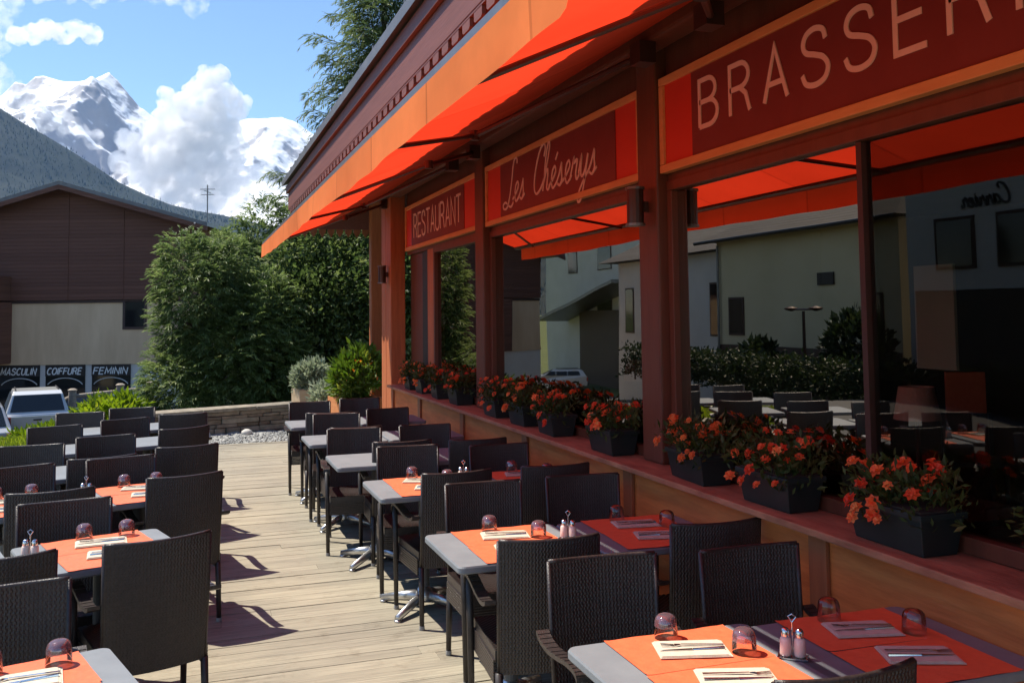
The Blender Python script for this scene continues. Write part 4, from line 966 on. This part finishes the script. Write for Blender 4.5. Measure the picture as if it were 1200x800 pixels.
for k, (a, b, word) in enumerate(((1, 48, 'MASCULIN'), (55, 101, 'COIFFURE'), (109, 154, 'FEMININ'))):
    w = MB(); w.box(hx(a), hx(b), -.02, .016, GZ+.35, hz(425)); f_ = w.build('shop_window', MT['black_glass'], ch)
    w = MB(); w.box(hx(a), hx(b), -.06, -.022, hz(438.5), hz(425.5)); w.build('sign_band', MT['dark'], f_)
    mb = MB(); w_ = (b-a)*S_
    # arched timber head under the band
    P_ = arc(hx((a+b)/2), hz(452), w_*.47, .42, 20, 160, 14)
    for q in range(len(P_)-1): mb.tube([(P_[q][0], -.03, P_[q][1]), (P_[q+1][0], -.03, P_[q+1][1])], .02, 5)
    mb.build('arch', MT['render_white'], f_)
    write(word, G, w_*.86, .27, .05, lambda u, v, d_, a=a: (hx(a+2)+u, -.0605-d_, hz(436.3)+v), .006, gap=.2, shear=.22, m=MT['white_paint'], parent=f_)
    w = MB(); w.box(hx(a), hx(b), -.022, -.0205, GZ+.35, GZ+.75); w.build('stall_riser', MT['shutter'], f_)
w = MB(); w.box(hx(-140), hx(232), -.05, -.003, hz(353.5), hz(350.6)); w.build('ledge', MT['shutter'], ch)
w = MB(); w.box(hx(-140), hx(232), -.035, -.003, hz(425.2), hz(421.5)); w.build('string_course', MT['render_cream'], ch)
w = MB(); w.tube([(hx(236), -.95, hz(258)-.2), (hx(236), -.1, hz(262)-.5), (hx(236), -.1, GZ)], .045, 8); w.build('downpipe', MT['gutter'], ch)
an = thing('antenna', 'thin television antenna mast behind the chalet roof', 'antenna', at_depth(243, 252, 43)+Vector((0, 0, -1.0)), -YAW)
m_ = MB(); m_.tube([(0, 0, -.6), (0, 0, 2.4)], .03, 6); m_.build('mast', MT['gutter'], an)
m_ = MB(); m_.tube([(-.35, 0, 2.2), (.35, 0, 2.2)], .018, 5); m_.tube([(-.3, 0, 1.95), (.3, 0, 1.95)], .018, 5)
m_.tube([(0, -.5, 2.08), (0, .5, 2.08)], .018, 5); m_.build('aerial', MT['gutter'], an)

# fence
fn = thing('wooden_fence', 'rustic wooden fence with round topped posts in front of hairdresser shop', 'fence')
prev = None
for px, py, dd in ((60, 466, 33), (85, 455, 33), (113, 452, 33.3), (141, 449, 33.6), (175, 446, 34.2)):
    top = at_depth(px, py, dd); zt = top.z; zb = gz(top.x, top.y)
    if px not in (60,  113):
        m_ = MB(); m_.tube([(top.x, top.y, zb-.2), (top.x, top.y, zt-.12), (top.x, top.y, zt-.05), (top.x, top.y, zt)], [.13, .13, .16, .08], 10); m_.build('post', MT['grey_wood'], fn)
    if prev is not None:
        m_ = MB(); m_.tube([prev-Vector((0, 0, .28)), top-Vector((0, 0, .28))], .07, 8); m_.build('rail', MT['grey_wood'], fn)
    prev = top

# ------------------------------------------------------------------ cars
def car(name, label, loc, rz, paint, L=4.5, W=1.82, H=1.74, kind='suv'):
    t = thing(name, label, 'car', loc, rz)
    hl = L/2
    if kind == 'suv': prof = [(-hl, .42, 1), (-hl-.02, .98, 1), (-hl+.06, 1.06, .985), (-hl+.30, H-.10, .80), (-hl+.55, H, .76), (hl-2.0, H-.02, .76), (hl-1.15, 1.12, .95), (hl-.15, 1.0, .93), (hl, .80, .90), (hl, .42, .92)]
    else: prof = [(-hl, .40, .95), (-hl, .82, .95), (-hl+.25, .92, .95), (-hl+.75, H, .74), (hl-1.9, H, .74), (hl-1.05, .96, .95), (hl-.2, .82, .93), (hl, .62, .90), (hl, .38, .9)]
    n = len(prof); vs = []; 
    for s in (-1, 1): vs += [(s*W/2*k, y_, z) for y_, z, k in prof]
    vs += [(-W/2*.94, y_, .32) for y_ in (-hl+.05, hl-.05)] + [(W/2*.94, y_, .32) for y_ in (-hl+.05, hl-.05)]
    fs = [(i, i+1, n+i+1, n+i) for i in range(n-1)]
    a, b, c, d_ = 2*n, 2*n+1, 2*n+2, 2*n+3
    fs += [tuple([a]+list(range(0, n))+[b]), tuple([d_]+list(range(2*n-1, n-1, -1))+[c]), (a, c, n, 0), (b, n-1, 2*n-1, d_), (a, b, d_, c)]
    m_ = MB(); m_.add(vs, fs); m_.build('body', MT[paint], t, bevel=.035)
    def glassq(name_, q): g_ = MB(); g_.add(q, [(0, 1, 2, 3)]); 
    i2, i3 = (2, 3) if kind == 'suv' else (2, 3)
    def lerp(i, j, f, s, sc, out):
        y_ = prof[i][0]+(prof[j][0]-prof[i][0])*f; z = prof[i][1]+(prof[j][1]-prof[i][1])*f; k = prof[i][2]+(prof[j][2]-prof[i][2])*f; return Vector((s*W/2*k*sc, y_, z))+Vector(out)
    q = [lerp(2, 3, .08, -1, .88, (0, -.012, .012)), lerp(2, 3, .08, 1, .88, (0, -.012, .012)), lerp(2, 3, .95, 1, .90, (0, -.012, .012)), lerp(2, 3, .95, -1, .90, (0, -.012, .012))]
    g_ = MB(); g_.hexa(q, [v+Vector((0, -.006, .004)) for v in q]); g_.build('rear_window', MT['black_glass'], t)
    q = [lerp(5, 6, .08, -1, .90, (0, .012, .012)), lerp(5, 6, .92, -1, .90, (0, .012, .012)), lerp(5, 6, .92, 1, .90, (0, .012, .012)), lerp(5, 6, .08, 1, .90, (0, .012, .012))] if kind == 'suv' else [lerp(4, 5, .08, -1, .90, (0, .012, .012)), lerp(4, 5, .92, -1, .90, (0, .012, .012)), lerp(4, 5, .92, 1, .90, (0, .012, .012)), lerp(4, 5, .08, 1, .90, (0, .012, .012))]
    g_ = MB(); g_.hexa(q, [v+Vector((0, .006, .004)) for v in q]); g_.build('windscreen', MT['black_glass'], t)
    zb_, zt_ = (1.12, H-.13) if kind == 'suv' else (.98, H-.07)
    yr, yf = (-hl+.45, hl-1.45) if kind == 'suv' else (-hl+.75, hl-1.35)
    for s in (-1, 1):
        kb, kt = (.968, .80) if kind == 'suv' else (.945, .765)
        cuts = [yr, (yr*2+yf)/3+.1, (yr+yf*2)/3+.15, yf]
        for q0, q1 in zip(cuts[:-1], cuts[1:]):
            g_ = MB(); A_ = [(s*(W/2*kb+.012), q0+.03, zb_), (s*(W/2*kb+.012), q1-.03+(.12 if q1 == yf else 0), zb_), (s*(W/2*kt+.012), q1-.03-(.25 if q1 == yf else 0), zt_), (s*(W/2*kt+.012), q0+.03+(.1 if q0 == yr else 0), zt_)]
            g_.hexa(A_, [(x+s*.006, y_, z) for x, y_, z in A_]); g_.build('side_window', MT['black_glass'], t)
        tl = MB(); tl.box(s*W*.46-.085, s*W*.46+.085, -hl-.045, -hl+.06, .68 if kind == 'suv' else .62, .97 if kind == 'suv' else .80); tl.build('tail_light', MT['red_lens'], t, bevel=.01)
        for yw in (-hl+.85, hl-.88):
            wh = MB(); r = .35
            wh.add([], []); pts = []
            wh.tube([(s*(W/2-.20), yw, r), (s*(W/2+.01), yw, r)], r, 22); wo = wh.build('tyre', MT['tyre'], t, bevel=0)
            rm = MB(); rm.tube([(s*(W/2+.0101), yw, r), (s*(W/2+.02), yw, r)], r*.62, 16); rm.build('rim', MT['alu'], wo)
    bm_ = MB(); bm_.box(-W*.47, W*.47, -hl-.10, -hl+.05, .36, .56); bm_.box(-W*.46, W*.46, hl-.05, hl+.07, .34, .55); bm_.build('bumper', MT['tyre'] if kind == 'suv' else MT[paint], t, bevel=.02)
    hd = MB(); hd.box(-.12, .12, -hl-.045, -hl-.012, .84, .88) if kind == 'suv' else hd.box(-.25, .25, -hl-.02, -hl+.0, .58, .69); hd.build('handle', MT['dark'], t)
    if kind == 'suv':
        rr = MB()
        for s in (-1, 1): rr.tube([(s*W*.34, -hl+.6, H+.03), (s*W*.34, hl-2.2, H+.03)], .02, 6)
        rr.build('roof_rail', MT['dark'], t)
    return t
p = at_depth(41, 475, 31.5); car('parked_car', 'silver off-road car seen from behind, parked below the terrace', (p.x, p.y, gz(p.x, p.y)+.02), R(10), 'car_silver')
p = at_depth(-30, 500, 27.5); car('parked_car', 'light grey car cut off by the left edge of the picture', (p.x, p.y, gz(p.x, p.y)+.02), R(12), 'car_grey', 4.3, 1.8, 1.5, 'hatch')
p = at_depth(100, 480, 34.8); car('parked_car', 'dark teal car behind the wooden fence', (p.x, p.y+.6, gz(p.x, p.y)-.05), R(70), 'car_teal', 4.1, 1.7, 1.42, 'hatch')
car('parked_car', 'white estate car seen only as a reflection in the middle window', (-21, 65.8, gz(-21, 65.8)+.02), R(-69), 'car_white', 4.5, 1.8, 1.55, 'suv')

# ------------------------------------------------------------------ street side seen in the window reflections
def house(name, label, x0, x1, y0, y1, z1, m, roof_h, wins, hip=True, ov=.6, mr=None):
    zb = min(gz(x1, y0), gz(x1, y1))-.3
    t = thing(name, label, 'house', (0, 0, 0))
    w = MB(); w.box(x0, x1, y0, y1, zb, z1); w.build('wall', m, t)
    r = MB(); a = [(x0-ov, y0-ov, z1+.02), (x1+ov, y0-ov, z1+.02), (x1+ov, y1+ov, z1+.02), (x0-ov, y1+ov, z1+.02)]; xm = (x0+x1)/2
    if hip: i = (x1-x0)/2*.9; a += [(xm, y0+i, z1+roof_h), (xm, y1-i, z1+roof_h)]
    else: a += [(xm, y0-ov, z1+roof_h), (xm, y1+ov, z1+roof_h)]
    r.add(a, [(3, 2, 1, 0), (0, 1, 4), (1, 2, 5, 4), (2, 3, 5), (3, 0, 4, 5)]); r.build('roof', mr or MT['roof'], t)
    for (ya, yb, za, zb2) in wins:
        f = MB(); f.box(x1+.003, x1+.05, ya, yb, za, zb2); fo = f.build('window', MT['shutter'], t)
        f = MB(); f.box(x1+.052, x1+.06, ya+.08, yb-.08, za+.08, zb2-.08); f.build('pane', MT['black_glass'], fo)
    return t
SCR['a'] = ([[(.2, .36), (.12, .44), (.03, .3), (.02, .1), (.08, 0), (.17, .14), (.21, .42), (.19, .1), (.24, 0), (.32, .12)]], .31)
SCR['i'] = ([[(-.04, .05), (.05, .42), (.04, .1), (.09, 0), (.17, .12)], [(.07, .6), (.075, .64)]], .16)
MT['tiles'] = boards_mat('dark_roof_tiles', (.035, .032, .032), (.075, .068, .065), .12)
hA = house('house', 'cream house with hipped roof reflected in the near window', -22, -14, 21.6, 31.4, 4.45, MT['house_cream'], 2.4, [(22.3, 23.1, .9, 2.3), (29.6, 30.6, .9, 2.3)], mr=MT['tiles'])
w = MB(); w.tube([(-13.35, 21.0, 4.43), (-13.35, 32.0, 4.43)], .07, 8); w.build('gutter', MT['dark'], hA)
w = MB(); w.box(-13.99, -13.95, 21.62, 31.38, -1.2, .55); w.build('plinth', MT['shutter'], hA)
w = MB(); w.box(-13.99, -13.94, 24.5, 25.3, 2.6, 3.0); w.build('vent', MT['dark'], hA)
w = MB(); w.tube([(-13.9, 31.2, -.8), (-13.9, 31.2, 4.3)], .05, 8); w.build('downpipe', MT['gutter'], hA)
hB = house('house', 'white shuttered house with dark shop front reflected in the near window', -20, -12.2, 9, 19.3, 6.6, MT['house_white'], 2.2, [(17.05, 18.3, 2.75, 4.0), (15.0, 16.4, 2.75, 4.0), (12.4, 13.8, 2.75, 4.0)], mr=MT['tiles'])
write('Carrier', SCR, 1.45, .46, .055, lambda u, v, d_: (-12.19+d_, 15.95+u, 4.2+v), .02, smooth_all=True, shear=.15, m=MT['dark'], parent=hB)
w = MB(); w.box(-12.19, -12.12, 9.2, 19.0, gz(-12, 15), 2.25); w.build('shop_front', MT['dark'], hB)
hC = house('house', 'tall white house with brown framed windows reflected in the middle window', -36, -26, 60, 80.4, 8.6, MT['house_white'], 2.4, [(66.3, 68.8, 1.4, 3.6), (66.3, 68.8, 5.2, 7.2), (73, 75, 5.2, 7.2)], False)
pc = MB(); pc.hexa([(-25.95, 60.5, 3.9), (-23.2, 60.5, 3.9), (-23.2, 75.5, 1.1), (-25.95, 75.5, 1.1)], [(-25.95, 60.5, 4.15), (-23.2, 60.5, 4.15), (-23.2, 75.5, 1.35), (-25.95, 75.5, 1.35)]); pc.build('porch_roof', MT['gutter'], hC)
pc = MB(); pc.box(-25.9, -25.6, 61, 72, gz(-25, 66)-.3, 2.0); pc.build('porch_shade', MT['shutter'], hC)  # dark slab painted in for the shade inside the open porch
house('house', 'pale low house with dark roof and narrow windows reflected beside the post', -27, -19, 33, 50.6, 4.7, MT['house_white'], 2.2, [(48.6, 49.7, .6, 3.2), (44.6, 45.8, .6, 3.2), (39, 40.2, .6, 3.2), (35, 36.2, .6, 3.2)], False, .9, MT['tiles'])
hg = thing('hedge', 'dark clipped hedge along the street reflected in the near window', 'hedge', (-9.2, 20, -.2))
hs = MB(); 
for k in range(18): hs.tube([(0, -9+k*1.06, -.3), (.05, -9+k*1.06, .6)], [.03, .015], 5)
hs.build('stems', MT['bark'], hg)
hrng = np.random.default_rng(77); HC = np.column_stack([hrng.uniform(-.4, .4, 2600), hrng.uniform(-9.3, 9.3, 2600), hrng.uniform(-.1, .8, 2600)]); HN = HC*[2, 0, 0]+hrng.normal(0, .4, HC.shape)+[0, 0, .5]
V, Fc, tt = leaves(HC, HN, 8, (.07, .1, .07), .07, .1, 1.7, 78); raw('foliage', V, Fc, MT['leaf_hedge'], hg, tt)
lp = thing('street_lamp', 'black double headed street lamp reflected in the near window', 'street lamp', (-11.4, 22.6, gz(-11, 22)))
m_ = MB(); m_.tube([(0, 0, 0), (0, 0, 2.7)], [.06, .04], 8); m_.tube([(0, -.6, 2.75), (0, .6, 2.75)], .03, 6); m_.build('pole', MT['bar'], lp)
for s in (-1, 1): m_ = MB(); m_.lathe([(.03, 0), (.18, .05), (.20, .09), (.05, .14)], (0, s*.55, 2.7), 12); m_.build('lantern', MT['bar'], lp)
for k, (x, y, lab) in enumerate(((-11.8, 25.3, 'round clipped shrub left of the reflected street lamp'), (-11.6, 20.6, 'round clipped shrub right of the reflected street lamp'))): 
    shrub('clipped_shrub', lab, (x, y, gz(x, y)), .9, 2.4, MT['leaf_hedge'], 61+k, 300, 9, .12, 1.8)

# ------------------------------------------------------------------ dining room behind the glass
def table_lamp(loc, label):
    t = thing('table_lamp', label, 'lamp', loc, 0, 'table lamps in the dining room')
    m_ = MB(); m_.lathe([(.09, 0), (.09, .012), (.015, .03), (.010, .50)], n=14); m_.build('stand', MT['bar'], t, smooth=True)
    m_ = MB(); m_.lathe([(.118, .47), (.088, .64)], n=28, cap=False); m_.build('lamp_shade', MT['shade'], t, smooth=True)
def inner_table(loc, label):
    t = thing('dining_table', label, 'table', loc, 0, 'dining tables behind the glass')
    m_ = MB(); m_.box(-.4, .4, -.4, .4, .72, .75); m_.build('tabletop', MT['interior'], t)
    m_ = MB(); m_.lathe([(.22, 0), (.22, .02), (.03, .05), (.03, .72)], n=14); m_.build('pedestal', MT['bar'], t)
inner_table((3.75, 4.05, 0), 'dark dining table with lamp behind the near window'); table_lamp((3.62, 3.96, .752), 'brown shaded table lamp behind the near window')
inner_table((3.7, 7.6, 0), 'dark dining table with lamp behind the middle window'); table_lamp((3.6, 7.15, .752), 'brown shaded table lamp behind the middle window')
bn = MB(); bn.box(4.2, 4.22, 4.27, 4.58, 1.44, 2.06); tag(bn.build('paper_banner', MT['banner']), 'pale vertical paper banner hanging inside behind the near window', 'banner')
ic = thing('dining_chair', 'orange backed dining chair inside behind the near window', 'chair', (6.7, 6.72, 0), 2.6)
m_ = MB(); m_.box(-.17, .17, -.02, .02, .85, 1.22); m_.build('backrest', MT['mat'], ic, bevel=.008)
m_ = MB(); m_.box(-.22, .22, 0, .44, .43, .47); m_.build('seat', MT['dark'], ic)
for sx, sy in ((-1, 0), (1, 0), (-1, 1), (1, 1)): m_ = MB(); m_.box(sx*.2-.017, sx*.2+.017, sy*.42-.017, sy*.42+.017, 0, .85 if sy == 0 else .43); m_.build('leg', MT['dark'], ic)

# ------------------------------------------------------------------ mountains
def fbm(x, y, seed, octv=6, lac=2.0, gain=.5, ridged=False):
    g = np.random.default_rng(seed); out = np.zeros_like(x); amp = 1; fq = 1; tot = 0
    for o in range(octv):
        v = np.zeros_like(x)
        for _ in range(5):
            a = g.uniform(0, 6.283); w = g.uniform(.7, 1.4); v += np.sin((x*np.cos(a)+y*np.sin(a))*fq*w+g.uniform(0, 6.283))
        v /= 2.6
        if ridged: v = 1-2*np.abs(np.clip(v, -1, 1))
        out += amp*v; tot += amp; amp *= gain; fq *= lac
    return out/tot
def range_mesh(name, ridge, D, front, back, m, seed, amp, base_z, nu=260, nv=110, tintf=None, ridge_noise=0, feat=None, envf=None):
    """terrain strip: ridge polyline (pixel px,py at depth D) with slopes to the front and back"""
    px = np.array([r[0] for r in ridge], float); py = np.array([r[1] for r in ridge], float)
    U = np.linspace(px[0], px[-1], nu); PY = np.interp(U, px, py)
    W = np.array([at_depth(a, b, D) for a, b in zip(U, PY)]); fwd = np.array([fw.x, fw.y, 0]); fwd /= np.linalg.norm(fwd)
    tt = np.concatenate([-np.linspace(1, 0, nv)**1.0*front, np.linspace(0, 1, 14)[1:]*back]); vs = np.zeros((len(tt), nu, 3))
    for k, t in enumerate(tt):
        p = W + fwd*t; zz = W[:, 2].copy()
        if t < 0: f = -t/front; zz = W[:, 2] + (base_z - W[:, 2])*(f**.9)
        else: f = t/back; zz = W[:, 2] + (base_z - W[:, 2])*f
        fx, fy = p[:, 0]/feat, p[:, 1]/feat
        env = min(1, f*6)*(1-f)**.3 if t < 0 else f
        ea = envf(U) if envf else 1.0
        zz = zz + amp*ea*fbm(fx, fy, seed, ridged=True)*env + ridge_noise*ea*fbm(fx*7, fy*7, seed+1)
        vs[k, :, 0] = p[:, 0]; vs[k, :, 1] = p[:, 1]; vs[k, :, 2] = zz
    V = vs.reshape(-1, 3); K = len(tt)
    Fc = [(k*nu+i, k*nu+i+1, (k+1)*nu+i+1, (k+1)*nu+i) for k in range(K-1) for i in range(nu-1)]
    tint = tintf(V, vs) if tintf else np.zeros(len(V))
    return struct(raw(name, V.tolist(), Fc, m, None, tint, smooth=True)), V
DM = 9000
ridge = [(-160, 150), (-60, 120), (0, 112), (18, 98), (30, 101), (42, 90), (60, 93), (90, 96), (112, 93), (128, 87), (140, 97), (150, 108), (165, 126), (185, 140), (215, 150), (240, 156), (262, 150), (285, 140), (310, 138), (330, 137), (350, 145), (368, 158), (390, 175), (440, 200), (520, 240), (640, 300)]
range_mesh('snow_mountains', ridge, DM, 3600, 2500, MT['mountain'], 71, 330, 250, 520, 230, ridge_noise=24, feat=430, envf=lambda u: np.interp(u, [150, 250, 300, 380], [1.0, .8, .6, .6]),
    tintf=lambda V, vs: np.clip((np.repeat(np.linspace(-.22, .10, vs.shape[1])[None, :], vs.shape[0], 0)).ravel(), -.2, .2))
fr_, FV = range_mesh('forest_slope', [(-420, -40), (-200, 30), (-80, 88), (0, 127), (30, 146), (60, 163), (85, 178), (110, 194), (140, 214), (170, 228), (200, 240), (230, 247), (260, 252), (330, 268), (420, 290)], 3600, 1900, 1200, MT['forest'], 73, 60, -40, 300, 110, feat=330)
# conifers on the slope (uncountable): one stuff mesh
g = np.random.default_rng(9); sel = FV[g.integers(0, len(FV), 42000)] + np.column_stack([g.uniform(-12, 12, 42000), g.uniform(-12, 12, 42000), np.zeros(42000)])
hgt = g.uniform(5, 11, 42000); tv = []; tf = []; tt = []
for (x, y, z), h, c in zip(sel, hgt, g.uniform(0, 1, 42000)):
    o = len(tv); r = h*.2; a = c*6
    tv += [(x+r*math.cos(a), y+r*math.sin(a), z-2), (x+r*math.cos(a+2.1), y+r*math.sin(a+2.1), z-2), (x+r*math.cos(a+4.2), y+r*math.sin(a+4.2), z-2), (x, y, z+h)]
    tf += [(o, o+1, o+3), (o+1, o+2, o+3), (o+2, o, o+3)]; tt += [c]*4
struct(raw('forest_trees', tv, tf, MT['forest_tree'], None, tt), 'stuff')

# ------------------------------------------------------------------ clouds: white volumes in lumpy closed meshes
def cloud_mat(name, dens, lo, hi):
    m = bpy.data.materials.new(name); m.use_nodes = True; nt = m.node_tree; nt.nodes.clear(); L = nt.links.new
    out = N(nt, 'ShaderNodeOutputMaterial'); v = N(nt, 'ShaderNodeVolumePrincipled', Density=dens, Anisotropy=.1); v.inputs['Color'].default_value = (.97, .97, .975, 1)
    tc = N(nt, 'ShaderNodeTexCoord'); nz = N(nt, 'ShaderNodeTexNoise', Scale=.011, Detail=5, Roughness=.6); L(tc.outputs['Object'], nz.inputs['Vector'])
    mr = N(nt, 'ShaderNodeMapRange'); mr.inputs['From Min'].default_value = lo; mr.inputs['From Max'].default_value = hi; mr.inputs['To Min'].default_value = 0; mr.inputs['To Max'].default_value = dens
    L(nz.outputs['Fac'], mr.inputs['Value']); L(mr.outputs[0], v.inputs['Density'])
    L(v.outputs[0], out.inputs['Volume']); return m
MT['cloud'] = cloud_mat('cloud_dense', .030, .38, .70); MT['cloud_thin'] = cloud_mat('cloud_thin', .011, .44, .78)
def cloud(name, label, puffs, D, m, seed, sub=3):
    g = random.Random(seed); bm = bmesh.new(); k = D/F
    puffs = list(puffs) + [(px+r*g.uniform(-1, 1), py+r*g.uniform(-.9, .7), r*g.uniform(.25, .5), g.uniform(-r, r)) for (px, py, r, dd) in puffs for _ in range(5)]
    for (px, py, r, dd) in puffs:
        c = at_depth(px, py, D+dd*k)
        bmesh.ops.create_icosphere(bm, subdivisions=sub, radius=1.0, matrix=Matrix.Translation(c) @ Matrix.Diagonal((r*k, r*k, r*k*.9, 1)))
    me = bpy.data.meshes.new(name); bm.to_mesh(me); bm.free(); me.materials.append(m)
    o = bpy.data.objects.new(name, me); COL.objects.link(o)
    # union the puffs, then billow the skin
    rm = o.modifiers.new('remesh', 'REMESH'); rm.mode = 'VOXEL'; rm.voxel_size = k*1.1
    dg = bpy.context.evaluated_depsgraph_get(); me2 = bpy.data.meshes.new_from_object(o.evaluated_get(dg)); o.modifiers.clear(); o.data = me2; bpy.data.meshes.remove(me)
    n = len(me2.vertices); co = np.empty(n*3, np.float32); me2.vertices.foreach_get('co', co); co = co.reshape(-1, 3).astype(float)
    nr = np.empty(n*3, np.float32); me2.vertices.foreach_get('normal', nr); nr = nr.reshape(-1, 3)
    def bil(P, f, s):
        gg = np.random.default_rng(s); q = np.zeros(len(P))
        for _ in range(7): w_ = gg.normal(0, 1, 3); w_ /= np.linalg.norm(w_); q += np.abs(np.sin(P@w_*f+gg.uniform(0, 6)))
        return q/7-.5
    disp = k*(12*bil(co, 1/(8*k), seed) + 8*bil(co, 1/(3.6*k), seed+1) + 5*bil(co, 1/(1.6*k), seed+2))
    co += nr*disp[:, None]; me2.vertices.foreach_set('co', co.astype(np.float32).ravel()); me2.update()
    rm = o.modifiers.new('remesh', 'REMESH'); rm.mode = 'VOXEL'; rm.voxel_size = k*1.0
    dg = bpy.context.evaluated_depsgraph_get(); me3 = bpy.data.meshes.new_from_object(o.evaluated_get(dg)); o.modifiers.clear(); o.data = me3; bpy.data.meshes.remove(me2); me3.materials.clear(); me3.materials.append(m); me3.shade_smooth()
    return tag(o, label, 'cloud')
gq = random.Random(4)
big = [(248, 96, 17, 0), (236, 112, 20, 0), (258, 112, 18, 5), (222, 128, 22, 0), (245, 132, 26, -8), (268, 128, 18, 0), (200, 140, 18, 0), (225, 155, 30, -8), (258, 158, 24, -10), (190, 162, 22, 0), (165, 180, 20, 0), (205, 185, 32, -10), (240, 190, 28, -10), (150, 165, 13, 5), (272, 186, 14, 0), (180, 205, 24, 0), (225, 215, 24, -6), (262, 212, 18, 0), (200, 120, 12, 0), (145, 188, 12, 0), (290, 208, 12, 0), (205, 228, 20, 0), (245, 232, 20, 0)]
cloud('cumulus_cloud', 'big billowing white cumulus cloud in front of the snow mountains', big, 6400, MT['cloud'], 81)
cloud('cloud', 'ragged white cloud at left above the snow ridge', [(22, 42, 9, 0), (38, 39, 10, 0), (55, 37, 10, 0), (72, 39, 11, 0), (90, 37, 10, 0), (103, 40, 9, 0), (112, 38, 5, 0)], 6600, MT['cloud'], 83)
cloud('cloud', 'grey cloud bank at the left edge above the forest slope', [(-10, 20, 20, 0), (-8, 50, 16, 0), (2, 95, 13, 0), (12, 112, 14, 0), (-14, 90, 22, 0), (36, 120, 14, 0), (60, 138, 15, 0), (85, 150, 13, 0), (8, 8, 12, 0), (-20, 130, 22, 0), (110, 162, 10, 0)], 6500, MT['cloud_thin'], 85)
cloud('cloud', 'small white cloud touching the top edge of the sky', [(180, -5, 8, 0), (200, -6, 11, 0), (220, -1, 11, 0), (236, 4, 8, 0), (228, 12, 5, 0)], 6600, MT['cloud_thin'], 87)
cloud('cloud', 'long thin cloud along the top edge at the upper left', [(50, -8, 10, 0), (80, -9, 11, 0), (110, -8, 11, 0), (140, -9, 8, 0)], 6600, MT['cloud_thin'], 89)

# ------------------------------------------------------------------ air between us and the forest slope
hz_ = MB(); hz_.box(-4200, 2600, -300, 4700, -60, 1250)
hm = bpy.data.materials.new('haze_air'); hm.use_nodes = True; nt = hm.node_tree; nt.nodes.clear()
ou = N(nt, 'ShaderNodeOutputMaterial'); pv = N(nt, 'ShaderNodeVolumePrincipled', Density=.000032, Anisotropy=0.0); pv.inputs['Color'].default_value = (.28, .54, 1, 1)
nt.links.new(pv.outputs[0], ou.inputs['Volume'])
USE_HAZE = True
if USE_HAZE: struct(hz_.build('haze', hm), 'stuff')

# ------------------------------------------------------------------ light
sd = Vector((-.40, .31, .86)).normalized()
sun = bpy.data.objects.new('sun', bpy.data.lights.new('sun', 'SUN')); COL.objects.link(sun)
sun.data.energy = 3.9; sun.data.angle = R(.53); sun.data.color = (1, .92, .79); sun.rotation_euler = (-sd).to_track_quat('-Z', 'Y').to_euler()
wd = bpy.data.worlds.new('World'); scene.world = wd; wd.use_nodes = True; nt = wd.node_tree
sk = N(nt, 'ShaderNodeTexSky'); sk.sky_type = 'NISHITA'; sk.sun_disc = False; sk.sun_elevation = math.asin(sd.z); sk.sun_rotation = math.atan2(sd.x, sd.y)
sk.altitude = 1300; sk.air_density = 1.0; sk.dust_density = .1; sk.ozone_density = 4.0
bg = nt.nodes['Background']; bg.inputs['Strength'].default_value = .10; nt.links.new(sk.outputs[0], bg.inputs['Color'])
scene.view_settings.view_transform = 'Standard'; scene.view_settings.look = 'None'; scene.view_settings.exposure = 1.08; scene.view_settings.gamma = 1
cy = scene.cycles; cy.use_denoising = True; cy.max_bounces = 10; cy.diffuse_bounces = 4; cy.glossy_bounces = 4; cy.transparent_max_bounces = 16; cy.volume_bounces = 5; cy.transmission_bounces = 6
cy.sample_clamp_indirect = 6; cy.caustics_reflective = False; cy.caustics_refractive = False
try: cy.denoiser = 'OPENIMAGEDENOISE'
except Exception: pass
